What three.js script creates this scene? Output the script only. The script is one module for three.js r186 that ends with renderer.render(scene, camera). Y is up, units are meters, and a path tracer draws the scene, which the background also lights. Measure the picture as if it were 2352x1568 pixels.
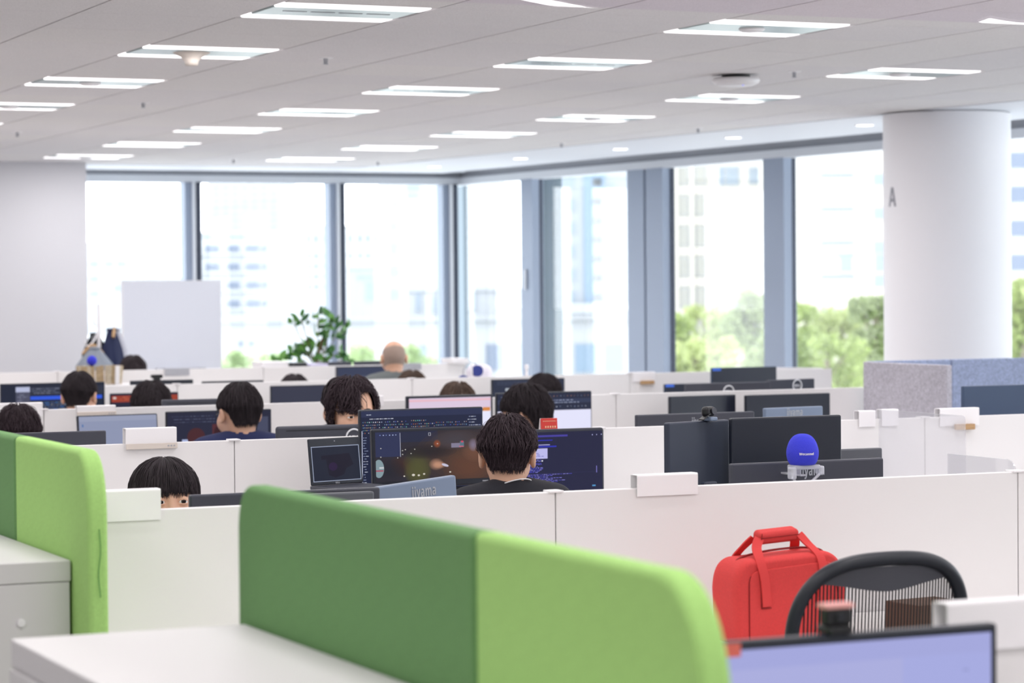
import * as THREE from 'three';
import { RoundedBoxGeometry } from 'three/addons/geometries/RoundedBoxGeometry.js';
import { mergeGeometries } from 'three/addons/utils/BufferGeometryUtils.js';
import { FontLoader } from 'three/addons/loaders/FontLoader.js';
import { TextGeometry } from 'three/addons/geometries/TextGeometry.js';
import { RectAreaLightUniformsLib } from 'three/addons/lights/RectAreaLightUniformsLib.js';

// ------------------------------------------------------------------ camera, sky, exposure
const scene = new THREE.Scene();
const renderer = new THREE.WebGLRenderer({ antialias: true });
renderer.toneMapping = THREE.LinearToneMapping;
renderer.toneMappingExposure = 1.0;
renderer.shadowMap.enabled = true;
RectAreaLightUniformsLib.init();

const camera = new THREE.PerspectiveCamera(14.955, 1.5, 0.1, 3000);
{
  const d = Math.PI / 180, yaw = 24.05 * d, pitch = -1.173 * d, roll = -0.493 * d;
  const fw = new THREE.Vector3(Math.sin(yaw) * Math.cos(pitch), Math.sin(pitch), -Math.cos(yaw) * Math.cos(pitch));
  const rt0 = new THREE.Vector3(Math.cos(yaw), 0, Math.sin(yaw)), up0 = rt0.clone().cross(fw);
  const rt = rt0.clone().multiplyScalar(Math.cos(roll)).addScaledVector(up0, Math.sin(roll));
  const up = rt0.clone().multiplyScalar(-Math.sin(roll)).addScaledVector(up0, Math.cos(roll));
  camera.position.set(0, 1.65, 0);
  camera.quaternion.setFromRotationMatrix(new THREE.Matrix4().makeBasis(rt, up, fw.clone().negate()));
  camera.focus = 8.2;
  camera.userData.fStop = 4.6;
}
scene.background = new THREE.Color().setRGB(0.9, 0.955, 1.0);   // bright, evenly overcast sky
scene.backgroundIntensity = 4.5;
const TUBE = { color: new THREE.Color().setRGB(1.0, 0.962, 0.972), nits: 24.5 };   // radiance of the ceiling tubes

// ------------------------------------------------------------------ helpers
let seed = 12345;
const rnd = () => { seed |= 0; seed = (seed + 0x6d2b79f5) | 0; let t = Math.imul(seed ^ (seed >>> 15), 1 | seed); t = (t + Math.imul(t ^ (t >>> 7), 61 | t)) ^ t; return ((t ^ (t >>> 14)) >>> 0) / 4294967296; };
const rr = (a, b) => a + (b - a) * rnd();
const V = (x, y, z) => new THREE.Vector3(x, y, z);
const V2 = (x, y) => new THREE.Vector2(x, y);
const lerp = (a, b, t) => a + (b - a) * t;
const used = {};
const numbered = (n) => { const k = used[n] = (used[n] ?? -1) + 1; return k ? n + '_' + String(k).padStart(3, '0') : n; };
function shade(o) { o.castShadow = true; o.receiveShadow = true; return o; }
function thing(name, label, category, [x, y, z] = [0, 0, 0], turn = 0, group) {
  const o = new THREE.Group(); o.name = numbered(name); o.position.set(x, y, z); o.rotation.y = turn;
  o.userData = { label, category }; if (group) o.userData.group = group;
  scene.add(o); return o;
}
function part(parent, name, geo, mat, pos, rot, label) {
  const m = shade(new THREE.Mesh(geo, mat)); m.name = name;
  if (pos) m.position.set(...pos);
  if (rot) m.rotation.set(...rot);
  if (label) m.userData.label = label;
  parent.add(m); return m;
}
function single(name, geo, mat, label, category, pos, rot, group) {
  const m = part(scene, numbered(name), geo, mat, pos, rot); m.userData = { label, category }; if (group) m.userData.group = group; return m;
}
function struct(name, geo, mat, pos, rot) { const m = part(scene, name, geo, mat, pos, rot); m.userData.kind = 'structure'; return m; }
function structGroup(name) { const g = new THREE.Group(); g.name = name; g.userData.kind = 'structure'; scene.add(g); return g; }
function copyOf(src, label, [x, y, z], turn, group) {
  const c = src.clone(); c.name = numbered(src.name.replace(/_\d{3}$/, '')); c.userData = { ...src.userData, label }; if (group) c.userData.group = group;
  c.position.set(x, y, z); if (turn !== undefined) c.rotation.y = turn; scene.add(c); return c;
}
const box = (w, h, d) => new THREE.BoxGeometry(w, h, d);
const rbox = (w, h, d, r = 0.005, s = 2) => new RoundedBoxGeometry(w, h, d, s, Math.min(r, w / 2.01, h / 2.01, d / 2.01));
const cyl = (r1, r2, h, n = 20) => new THREE.CylinderGeometry(r1, r2, h, n);
const sph = (r, n = 18) => new THREE.SphereGeometry(r, n, Math.ceil(n * 0.7));
const at = (g, x, y, z, rx = 0, ry = 0, rz = 0) => { g.applyMatrix4(new THREE.Matrix4().compose(V(x, y, z), new THREE.Quaternion().setFromEuler(new THREE.Euler(rx, ry, rz)), V(1, 1, 1))); return g; };
const tube = (pts, r, seg = 24, n = 8, closed = false) => new THREE.TubeGeometry(new THREE.CatmullRomCurve3(pts.map((p) => V(...p)), closed), seg, r, n, closed);
const bar = (a, b, r, n = 10) => { const A = V(...a), B = V(...b), g = new THREE.CylinderGeometry(r, r, A.distanceTo(B), n); const q = new THREE.Quaternion().setFromUnitVectors(V(0, 1, 0), B.clone().sub(A).normalize()); g.applyMatrix4(new THREE.Matrix4().compose(A.add(B).multiplyScalar(0.5), q, V(1, 1, 1))); return g; };
const merge = (gs) => mergeGeometries(gs.map((g) => { const h = g.index ? g.toNonIndexed() : g; for (const k of Object.keys(h.attributes)) if (!['position', 'normal', 'uv'].includes(k)) h.deleteAttribute(k); if (!h.attributes.uv) h.setAttribute('uv', new THREE.BufferAttribute(new Float32Array(h.attributes.position.count * 2), 2)); return h; }));
// a flat strap: rectangular section swept along a path, "side" is the direction of its width
function strap(pts, width, thick, side, seg = 30) {
  const c = new THREE.CatmullRomCurve3(pts.map((p) => V(...p))), pos = [], idx = [];
  for (let i = 0; i <= seg; i++) {
    const p = c.getPoint(i / seg), t = c.getTangent(i / seg), s = V(...side).addScaledVector(t, -V(...side).dot(t)).normalize(), n = t.clone().cross(s);
    for (const [a, b] of [[-1, -1], [1, -1], [1, 1], [-1, 1]]) { const q = p.clone().addScaledVector(s, a * width / 2).addScaledVector(n, b * thick / 2); pos.push(q.x, q.y, q.z); }
    if (i) for (let k = 0; k < 4; k++) { const a = (i - 1) * 4 + k, b = (i - 1) * 4 + (k + 1) % 4; idx.push(a, b, a + 4, b, b + 4, a + 4); }
  }
  idx.push(0, 2, 1, 0, 3, 2); const e = seg * 4; idx.push(e, e + 1, e + 2, e, e + 2, e + 3);
  const g = new THREE.BufferGeometry(); g.setAttribute('position', new THREE.Float32BufferAttribute(pos, 3)); g.setIndex(idx);
  const h = g.toNonIndexed(); h.computeVertexNormals(); return h;
}
// value noise for textures
function noiseTexture(n, fn, { srgb = false, repeat = [1, 1] } = {}) {
  const d = new Uint8Array(n * n * 4);
  for (let y = 0; y < n; y++) for (let x = 0; x < n; x++) { const v = fn(x, y); const k = (y * n + x) * 4; const c = Array.isArray(v) ? v : [v, v, v]; for (let i = 0; i < 3; i++) d[k + i] = Math.max(0, Math.min(255, c[i] * 255)); d[k + 3] = 255; }
  const t = new THREE.DataTexture(d, n, n); t.wrapS = t.wrapT = THREE.RepeatWrapping; t.magFilter = THREE.LinearFilter; t.minFilter = THREE.LinearMipmapLinearFilter; t.generateMipmaps = true;
  if (srgb) t.colorSpace = THREE.SRGBColorSpace; t.repeat.set(...repeat); t.needsUpdate = true; return t;
}
function lattice(n, cells) { const g = Float32Array.from({ length: cells * cells }, rnd); const s = (t) => t * t * (3 - 2 * t); return (x, y) => { const u = x / n * cells, v = y / n * cells, i = Math.floor(u), j = Math.floor(v), a = s(u - i), b = s(v - j), q = (p, r) => g[((r + cells) % cells) * cells + (p + cells) % cells]; return lerp(lerp(q(i, j), q(i + 1, j), a), lerp(q(i, j + 1), q(i + 1, j + 1), a), b); }; }
const L1 = lattice(256, 8), L2 = lattice(256, 24), L3 = lattice(256, 96), L4 = lattice(256, 256);
const T = {
  speckle: noiseTexture(256, (x, y) => { const v = 0.95 + 0.05 * (L3(x, y) - 0.5) + 0.1 * (L4(x, y) - 0.5) - (L4(x, y) > 0.93 ? 0.12 : 0); return [v, v, v]; }, { srgb: true }),
  grain: noiseTexture(256, (x, y) => 0.5 + 0.35 * (L2(x, y) - 0.5) + 0.5 * (L4(x, y) - 0.5)),
  weave: noiseTexture(256, (x, y) => 0.5 + 0.25 * Math.sin(x * Math.PI / 4) * (((y >> 3) & 1) ? 1 : -1) + 0.2 * Math.cos(y * Math.PI / 4) + 0.3 * (L4(x, y) - 0.5)),
  weaveTone: noiseTexture(256, (x, y) => { const v = 0.93 + 0.05 * Math.sin(x * Math.PI / 4) * (((y >> 3) & 1) ? 1 : -1) + 0.10 * (L4(x, y) - 0.5) + 0.04 * (L2(x, y) - 0.5); return [v, v, v]; }, { srgb: true }),
  felt: noiseTexture(256, (x, y) => { const v = 0.88 + 0.12 * (L3(x, y) - 0.5) + 0.22 * (L4(x, y * 0.35) - 0.5) + 0.06 * (L2(x, y) - 0.5); return [v, v, v]; }, { srgb: true }),
  carpet: noiseTexture(256, (x, y) => { const v = 0.78 + 0.2 * (L4(x, y) - 0.5) + 0.12 * (L3(x, y) - 0.5); return [v, v, v]; }, { srgb: true, repeat: [1, 1] }),
  wood: noiseTexture(256, (x, y) => { const v = 0.85 + 0.2 * (L2(x * 0.15, y) - 0.5) + 0.12 * (L4(x * 0.2, y) - 0.5); return [v, v * 0.99, v * 0.97]; }, { srgb: true }),
};
const lin = (hex) => new THREE.Color(hex);
const std = (hex, roughness = 0.6, extra = {}) => new THREE.MeshStandardMaterial({ color: lin(hex), roughness, ...extra });
const phys = (hex, roughness, extra) => new THREE.MeshPhysicalMaterial({ color: lin(hex), roughness, ...extra });
const rep = (t, a, b) => { const c = t.clone(); c.repeat.set(a, b); c.needsUpdate = true; return c; };
const M = {
  wall: std('#d0cfd3', 0.85, { bumpMap: T.grain, bumpScale: 0.0004 }),
  column: std('#f6f5f8', 0.6),
  tile: [std('#f2eeee', 0.95, { map: T.speckle }), std('#f0eced', 0.95, { map: T.speckle }), std('#f3efee', 0.95, { map: T.speckle })],
  slab: std('#5b595c', 0.95),
  perimeter: std('#e6e8ee', 0.7),
  carpet: std('#e2e0df', 0.95, { map: rep(T.carpet, 30, 30) }),
  frame: std('#98a4b8', 0.5, { metalness: 0.05 }),
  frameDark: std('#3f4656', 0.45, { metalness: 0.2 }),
  transom: std('#e4e8ee', 0.55),
  glass: phys('#ffffff', 0.0, { transmission: 1, thickness: 0, ior: 1.5 }),
  smoke: phys('#f9f4fb', 0.0, { transmission: 1, thickness: 0, ior: 1.5 }),
  acrylic: phys('#f6f6f8', 0.03, { transmission: 0.8, thickness: 0, ior: 1.49 }),
  clear: phys('#f4f5fa', 0.12, { transmission: 0.6, thickness: 0, ior: 1.49 }),
  panel: std('#eae8e8', 0.55, { bumpMap: T.grain, bumpScale: 0.00015 }),
  cabinet: std('#dad8d8', 0.5, { bumpMap: T.grain, bumpScale: 0.00015 }),
  desk: std('#efecea', 0.45),
  steel: std('#c9cacd', 0.4, { metalness: 0.6 }),
  tray: std('#a3b3b2', 0.3, { metalness: 0.35 }),
  white: std('#f1eff1', 0.5),
  paper: std('#f4f2f4', 0.8),
  grey: std('#a9abb2', 0.6),
  dark: std('#20222a', 0.5),
  black: std('#131418', 0.45),
  beige: std('#d9cfc6', 0.6),
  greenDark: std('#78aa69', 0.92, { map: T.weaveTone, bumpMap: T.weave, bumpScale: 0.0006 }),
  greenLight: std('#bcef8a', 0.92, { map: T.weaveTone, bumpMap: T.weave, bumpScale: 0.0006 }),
  felt: std('#d6d3de', 0.98, { map: T.felt, bumpMap: T.felt, bumpScale: 0.001 }),
  feltBlue: std('#b4c1e2', 0.98, { map: T.felt, bumpMap: T.felt, bumpScale: 0.001 }),
  oak: std('#d9b183', 0.6, { map: T.wood }),
  red: std('#ea4544', 0.85, { map: T.weaveTone, bumpMap: T.weave, bumpScale: 0.0004 }),
  redSeam: std('#8c1a1d', 0.8),
  blueFoam: phys('#3a3fd0', 0.95, { sheen: 0.6, sheenColor: lin('#6f75ff'), bumpMap: T.grain, bumpScale: 0.0015 }),
  housing: std('#3b3d48', 0.5), housingBlack: std('#1a202d', 0.45), housingBlue: std('#76859c', 0.45), housingDark: std('#2e3546', 0.5), housingGrey: std('#55585f', 0.5),
  logo: std('#a9adb4', 0.4, { metalness: 0.4 }), logoWhite: std('#e4e6ea', 0.4),
  chairFrame: std('#20242d', 0.42), chairPlastic: std('#43444d', 0.5), chairRib: std('#1b1c22', 0.6),
  skin: phys('#dcae93', 0.55, { sheen: 0.2 }),
  hair: phys('#362f33', 0.7, { specularIntensity: 0.5 }), hairBrown: phys('#56463d', 0.7, { specularIntensity: 0.5 }), hairDusk: phys('#40343a', 0.7, { specularIntensity: 0.5 }),
  stubble: std('#a08c80', 0.85, { bumpMap: T.grain, bumpScale: 0.001 }),
  sclera: std('#eeeae6', 0.25), iris: std('#1d1310', 0.15),
};
const desktopY = 0.72;

// ------------------------------------------------------------------ the room
const H = 2.773;                       // ceiling height
const TX = 0.652, TZ = 0.626;          // ceiling tile module
const edgeX = (z) => 9.325 + 0.0968 * (z + 13.213);   // where tiles give way to the perimeter ceiling
const farEdge = -22.35;
const FAC = { x: 10.30, z: -19.82, s: 0.085 }; FAC.a = Math.atan(FAC.s);
const facX = (z, off = 0) => FAC.x + FAC.s * (z - FAC.z) + off * 1.0036;
const facAt = (z, off, y) => [facX(z) + off * Math.cos(FAC.a), y, z - off * Math.sin(FAC.a)];
const X0 = -3.4, Z1 = 3.2, GLASS_END = -2.0;

struct('floor', box(15.6, 0.3, 27.4), M.carpet, [4.2, -0.15, -10.3]);
struct('wall_left', box(0.2, 3.2, 27.5), M.wall, [X0 - 0.1, 1.6, -10.3]);
struct('wall_back', box(18, 3.2, 0.2), M.wall, [5, 1.6, Z1 + 0.1]);
struct('wall_far', box(9.35, 3.2, 1.75), M.wall, [1.175, 1.6, -23.03]);
{ // solid stretch of the right wall, behind the camera's right shoulder
  const z0 = GLASS_END, z1 = Z1 + 0.1, zm = (z0 + z1) / 2;
  struct('wall_right', box(0.3, 3.2, (z1 - z0) * 1.004), M.wall, facAt(zm, 0.25, 1.6), [0, FAC.a, 0]);
}
// rectangle cut by the slanting perimeter line
function cutTile(x0, x1, z0, z1) {
  let poly = [[x0, z0], [x1, z0], [x1, z1], [x0, z1]]; const out = [], inside = (p) => p[0] <= edgeX(p[1]) - 0.004;
  for (let i = 0; i < 4; i++) {
    const a = poly[i], b = poly[(i + 1) % 4], ia = inside(a), ib = inside(b);
    if (ia) out.push(a);
    if (ia !== ib) { let lo = 0, hi = 1; for (let k = 0; k < 30; k++) { const m = (lo + hi) / 2; if (inside([lerp(a[0], b[0], m), lerp(a[1], b[1], m)]) === ia) lo = m; else hi = m; } out.push([lerp(a[0], b[0], lo), lerp(a[1], b[1], lo)]); }
  }
  return out.length > 2 ? out : null;
}
const lightRows = [-0.238, 1.717, 3.672, 5.627, 7.582];
const lightZ = Array.from({ length: 13 }, (_, i) => -21.233 + 1.878 * i);
const isLight = (cx, cz) => lightRows.some((x) => Math.abs(x - cx) < 0.1) && lightZ.some((z) => Math.abs(z - cz) < 0.1) && cx < edgeX(cz) - 0.4;
{
  const ceiling = struct('ceiling', box(18, 0.2, 28), M.slab, [5, H + 0.40, -10.5]);
  const whole = box(TX - 0.010, 0.018, TZ - 0.0035), near = [], rest = [];
  { const uv = whole.attributes.uv; for (let i = 0; i < uv.count; i++) uv.setXY(i, uv.getX(i) * 1.6, uv.getY(i) * 1.6); }
  for (let i = -14; i <= 8; i++) for (let k = -38; k <= 22; k++) {
    const cx = 5.627 + i * TX, cz = -9.965 + k * TZ, far = Math.max(cz - TZ / 2, farEdge);
    if (cx - TX / 2 < X0 || cz + TZ / 2 < farEdge + 0.05 || cz > Z1 - 0.2) continue;
    if (isLight(cx, cz)) continue;
    const p = cutTile(cx - TX / 2 + 0.0035, cx + TX / 2 - 0.0035, Math.max(cz - TZ / 2 + 0.0018, far), cz + TZ / 2 - 0.0018);
    if (!p) continue;
    let g = whole, plain = p.length === 4 && cz - TZ / 2 >= farEdge;
    if (!plain) {
      const s = new THREE.Shape(p.map(([x, z]) => V2(x - cx, -(z - cz)))); g = new THREE.ExtrudeGeometry(s, { depth: 0.018, bevelEnabled: false }); g.rotateX(-Math.PI / 2); g.translate(0, -0.009, 0);
    }
    const az = Math.atan2(cx, -cz) * 180 / Math.PI, dist = Math.hypot(cx, cz);
    const inView = cz < -8 && az > 12.4 && az < 35.8;
    (inView ? near : rest).push([dist, g, cx, cz]);
  }
  near.sort((a, b) => a[0] - b[0]);
  near.slice(0, 300).forEach(([, g, cx, cz], n) => part(ceiling, 'ceiling_tile', g, M.tile[n * 7 % 3], [cx - 5, -0.40 + 0.009, cz + 10.5]));
  const more = near.slice(300).concat(rest).map(([, g, cx, cz]) => at(g.clone(), cx - 5, -0.40 + 0.009, cz + 10.5));
  const st = part(ceiling, 'ceiling_tiles', merge(more), M.tile[0]); st.userData.kind = 'stuff';
}
// perimeter ceiling along the windows: a smooth strip with a dark reveal line, then the recess of the blinds
{
  const strip = (name, x0f, x1f, y, z0, z1, mat, t = 0.03) => { const s = new THREE.Shape([V2(x0f(z0), -z0), V2(x1f(z0), -z0), V2(x1f(z1), -z1), V2(x0f(z1), -z1)]); const g = new THREE.ExtrudeGeometry(s, { depth: t, bevelEnabled: false }); g.rotateX(-Math.PI / 2); return struct(name, g, mat, [0, y, 0]); };
  const A = (z) => facX(z) - 0.33, Bx = (z) => facX(z);
  strip('trim_1', (z) => edgeX(z) + 0.028, A, H - 0.004, -23.30, Z1, M.perimeter);
  strip('trim_2', () => 5.7, (z) => edgeX(z) + 0.018, H - 0.004, -23.30, farEdge - 0.012, M.perimeter);
  // blind recess: sides and lid
  struct('trim_3', box(0.02, 0.28, 27), M.transom, [A(-10) - 0.012, H + 0.145, -10], [0, FAC.a, 0]);
  struct('trim_4', box(4.3, 0.28, 0.02), M.transom, [7.75, H + 0.145, -23.285]);
  strip('trim_5', A, (z) => facX(z) + 0.4, H + 0.27, -24.0, Z1, M.perimeter);
  struct('trim_6', box(5, 0.03, 0.7), M.perimeter, [8.1, H + 0.285, -23.62]);
  // transoms and sills
  const len = GLASS_END + 24.0, zm = (GLASS_END - 24.0) / 2;
  struct('trim_7', box(0.14, 0.07, len * 1.004), M.transom, facAt(zm, 0.07, 2.705), [0, FAC.a, 0]);
  struct('trim_8', box(4.4, 0.07, 0.14), M.transom, [7.95, 2.705, -23.67]);
  struct('trim_13', box(0.10, 0.33, len * 1.004), M.grey, facAt(zm, 0.09, 2.905), [0, FAC.a, 0]);
  struct('trim_14', box(4.4, 0.33, 0.10), M.grey, [7.95, 2.905, -23.69]);
  struct('trim_9', box(0.2, 0.12, len * 1.004), M.frame, facAt(zm, 0.08, 0.06), [0, FAC.a, 0]);
  struct('trim_10', box(4.4, 0.12, 0.2), M.frame, [7.95, 0.06, -23.68]);
}
// windows: each a pane with the mullion on its right; seen obliquely the mullions show a broad side and a narrow dark edge
{
  const pane = (len) => box(0.012, 2.56, len);
  const farSpans = [[5.86, 7.17, 7.245], [7.32, 8.6, 8.69], [8.78, 9.80, 9.87]];
  farSpans.forEach(([x0, x1, xm], i) => {
    const w = structGroup('window_' + (i + 1));
    part(w, 'pane', box(x1 - x0 + 0.1, 2.56, 0.012), M.glass, [(x0 + x1) / 2, 1.395, -23.72]);
    part(w, 'mullion', box(0.095, 2.56, 0.16), M.frame, [xm - 0.02, 1.395, -23.68]);
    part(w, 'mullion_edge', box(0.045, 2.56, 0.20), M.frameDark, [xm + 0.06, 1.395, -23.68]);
    part(w, 'blind_rail', box(0.03, 2.56, 0.03), M.transom, [xm + 0.012, 1.395, -23.585]);
  });
  const stops = [[-23.62, -22.37], [-22.15, -20.46], [-19.86, -18.36], [-18.07, -16.30], [-16.02, -14.25], [-13.97, -12.2], [-11.92, -10.15], [-9.87, -8.1], [-7.82, -6.05], [-5.77, -4.0], [-3.72, -2.0]];
  stops.forEach(([z0, z1], i) => {
    const w = structGroup('window_' + (4 + i)), next = stops[i + 1] ? stops[i + 1][0] : z1 + 0.25, L = next - z1;
    part(w, 'pane', pane((z1 - z0) * 1.004 + 0.1), M.glass, facAt((z0 + z1) / 2, 0.12, 1.395), [0, FAC.a, 0]);
    if (L > 0.4) { // the broad double pier
      part(w, 'mullion', box(0.12, 2.56, L * 0.46), M.frame, facAt(z1 + L * 0.24, 0.06, 1.395), [0, FAC.a, 0]);
      part(w, 'mullion', box(0.12, 2.56, L * 0.46), M.frame, facAt(z1 + L * 0.75, 0.06, 1.395), [0, FAC.a, 0]);
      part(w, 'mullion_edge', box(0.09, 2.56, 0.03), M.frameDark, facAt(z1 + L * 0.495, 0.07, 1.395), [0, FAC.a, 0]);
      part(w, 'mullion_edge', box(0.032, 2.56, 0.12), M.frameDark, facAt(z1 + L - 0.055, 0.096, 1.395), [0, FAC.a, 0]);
    } else {
      part(w, 'mullion', box(0.12, 2.56, L), M.frame, facAt(z1 + L / 2, 0.06, 1.395), [0, FAC.a, 0]);
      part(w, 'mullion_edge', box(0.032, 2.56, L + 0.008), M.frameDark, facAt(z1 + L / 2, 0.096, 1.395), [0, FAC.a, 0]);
    }
    if (i === 0) part(w, 'pull_handle', rbox(0.015, 0.19, 0.03, 0.006), M.transom, facAt(-22.27, -0.012, 1.73), [0, FAC.a, 0]);
  });
  // vertical sun fins standing outside the glass
  const fin = (z, L, mat, n) => { const f = struct('trim_' + n, box(0.07, 3.4, L), mat, facAt(z, 0.45, 1.35), [0, FAC.a, 0]); return f; };
  fin(-24.43, 0.26, std('#84939e', 0.5), 11); fin(-22.60, 0.34, std('#61747f', 0.5), 12);
}
// round white column with a grey letter A
{
  const cx = 9.58, cz = -14.44, r = 0.415;
  const col = structGroup('column'); col.position.set(cx, 0, cz); col.userData.label = 'thick round white column with a grey letter A';
  part(col, 'shaft', new THREE.CylinderGeometry(r, r, H - 0.01, 96, 1), M.column, [0, (H - 0.01) / 2, 0]);
  part(col, 'base_ring', new THREE.CylinderGeometry(r + 0.012, r + 0.012, 0.08, 96, 1), M.grey, [0, 0.04, 0]);
  const font = await new FontLoader().loadAsync('fonts/droid/droid_sans_bold.typeface.json');
  globalThis.sceneFont = font;
  const g = new TextGeometry('A', { font, size: 0.125, depth: 0.002, curveSegments: 6 }); g.computeBoundingBox(); const bb = g.boundingBox; g.translate(-(bb.min.x + bb.max.x) / 2, -(bb.min.y + bb.max.y) / 2, 0);
  const p = g.attributes.position; // bend it round the shaft
  for (let i = 0; i < p.count; i++) { const a = p.getX(i) * 0.78 / r, q = r + 0.0005 + p.getZ(i); p.setXYZ(i, q * Math.sin(a), p.getY(i), q * Math.cos(a)); }
  g.computeVertexNormals();
  part(col, 'letter', g, std('#9a9ba3', 0.6), [0, 2.222, 0], [0, -1.59, 0], 'grey letter A');
}
// twin-tube ceiling lights
{
  const tubeG = rbox(0.625, 0.02, 0.128, 0.006), glow = new THREE.MeshStandardMaterial({ color: 0xffffff, emissive: TUBE.color, emissiveIntensity: 1.6, roughness: 0.4 });
  const ord = ['nearest', 'second', 'third', 'fourth', 'fifth', 'sixth', 'seventh'];
  const rowName = { 3.672: 'left', 5.627: 'middle', 7.582: 'right' };
  for (const x of lightRows) for (const z of lightZ) {
    if (x > edgeX(z) - 0.4) continue;
    const az = Math.atan2(x, -z) * 180 / Math.PI, el = (H - 1.65) / Math.hypot(x, z);
    const row = rowName[x], k = Math.round((-9.965 - z) / 1.878) - (x === 7.582 ? 1 : 0);
    const inView = row && k >= 0 && az > 12 && az < 36;
    const label = inView ? `${ord[k]} recessed twin-tube ceiling light of the ${row} row, counted from the camera` : 'recessed twin-tube ceiling light outside the picture, over the near half of the office';
    const f = thing('ceiling_light', label, 'ceiling light', [x, H, z], 0, inView ? 'twin-tube ceiling lights' : 'ceiling lights out of the picture');
    part(f, 'housing', box(0.64, 0.10, 0.60), M.white, [0, 0.098, 0]);
    part(f, 'rim', merge([at(box(0.64, 0.012, 0.028), 0, 0.012, -0.289), at(box(0.64, 0.012, 0.028), 0, 0.012, 0.289), at(box(0.008, 0.012, 0.6), -0.321, 0.012, 0), at(box(0.008, 0.012, 0.6), 0.321, 0.012, 0)]), M.white);
    part(f, 'reflector_tray', rbox(0.62, 0.012, 0.285, 0.004), M.tray, [0, 0.006, 0]);
    for (const s of [-1, 1]) {
      part(f, 'light_tube', tubeG, glow, [0, 0.009, s * 0.2115]);
      const l = new THREE.RectAreaLight(TUBE.color, TUBE.nits, 0.62, 0.124); l.name = 'tube_lamp'; l.position.set(0, -0.003, s * 0.2115); l.rotation.x = -Math.PI / 2; f.add(l);
    }
    const pick = Math.abs(Math.round(x * 7 + z * 3)) % 3;
    if (row === 'left' && k === 1) {
      part(f, 'sensor_dome', new THREE.LatheGeometry([[0.0, -0.062], [0.03, -0.06], [0.034, -0.04], [0.05, -0.02], [0.09, 0.0], [0.095, 0.008]].map(([a, b]) => V2(a, b)), 28), M.beige, [-0.03, 0.0, 0]);
    } else if (pick === 0) part(f, 'smoke_detector', new THREE.LatheGeometry([[0.0, -0.014], [0.045, -0.013], [0.056, -0.006], [0.06, 0.006]].map(([a, b]) => V2(a, b)), 24), M.white, [-0.02, 0, 0]);
    else for (let q = 0; q < 4; q++) part(f, 'air_slot', box(0.10, 0.003, 0.012), M.grey, [-0.18 + q * 0.12, 0.0, 0.02]);
  }
}
// downlights in the perimeter ceiling
[[9.665, -15.588, 'nearest the round column'], [9.505, -17.188, 'second from the round column'], [9.385, -18.85, 'third from the round column'], [9.22, -20.447, 'fourth from the round column'], [9.065, -22.02, 'at the corner of the window walls']].forEach(([x, z, w]) => {
  const d = thing('downlight', 'small round recessed downlight in the window-side ceiling strip, ' + w, 'downlight', [x, H - 0.004, z], 0, 'downlights along the windows');
  part(d, 'trim_ring', new THREE.LatheGeometry([[0.058, 0.012], [0.058, -0.004], [0.068, -0.005], [0.072, 0.001]].map(([a, b]) => V2(a, b)), 32), M.white);
  part(d, 'lamp_disc', cyl(0.058, 0.058, 0.008, 32), new THREE.MeshStandardMaterial({ color: 0xffffff, emissive: TUBE.color, emissiveIntensity: 2.2 }), [0, -0.003, 0]);
  const s = new THREE.SpotLight(TUBE.color, 3, 0, 0.9, 0.6); s.name = 'downlight_lamp'; s.position.set(0, -0.016, 0); s.target.position.set(0, -1, 0); s.castShadow = true; s.shadow.radius = 2.5; d.add(s); d.add(s.target);
});
// sprinkler heads
{
  const where = [[4.329, -11.886, 'beside the second light of the left row'], [4.319, -15.025, 'left of the middle row, one bay farther'], [6.924, -11.858, 'beside the round wireless access point'], [4.281, -18.059, 'at the far left of the ceiling'], [6.926, -21.348, 'close to the far windows, left of the corner'], [8.274, -21.403, 'close to the far window corner'], [8.75, -16.334, 'at the edge of the ceiling tiles, nearer one'], [8.60, -18.295, 'at the edge of the ceiling tiles, farther one']];
  for (const [x, z, w] of where) {
    const s = thing('sprinkler', 'small metal ceiling sprinkler head ' + w, 'sprinkler', [x, H, z], 0, 'sprinkler heads');
    part(s, 'rosette', new THREE.LatheGeometry([[0.0, -0.004], [0.036, -0.003], [0.04, 0.004]].map(([a, b]) => V2(a, b)), 24), M.white);
    part(s, 'frame', merge([bar([-0.009, -0.004, 0], [-0.007, -0.03, 0], 0.0025), bar([0.009, -0.004, 0], [0.007, -0.03, 0], 0.0025), bar([0, -0.004, 0], [0, -0.03, 0], 0.004)]), M.grey);
    part(s, 'deflector', cyl(0.014, 0.014, 0.002, 16), M.grey, [0, -0.031, 0]);
  }
}
{
  const a = thing('access_point', 'round white wireless access point on a black ceiling mount', 'access point', [6.743, H, -12.16]);
  part(a, 'mount', cyl(0.075, 0.075, 0.016, 40), M.black, [0, -0.008, 0]);
  part(a, 'body', new THREE.LatheGeometry([[0.0, -0.06], [0.09, -0.058], [0.118, -0.045], [0.128, -0.03], [0.118, -0.018], [0.0, -0.016]].map(([p, q]) => V2(p, q)), 56), M.white);
  part(a, 'status_light', sph(0.004, 10), new THREE.MeshStandardMaterial({ color: '#9aa0ff', emissive: lin('#6a6cff'), emissiveIntensity: 2 }), [0.004, -0.058, 0.07], undefined, 'small violet status light');
}
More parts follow.
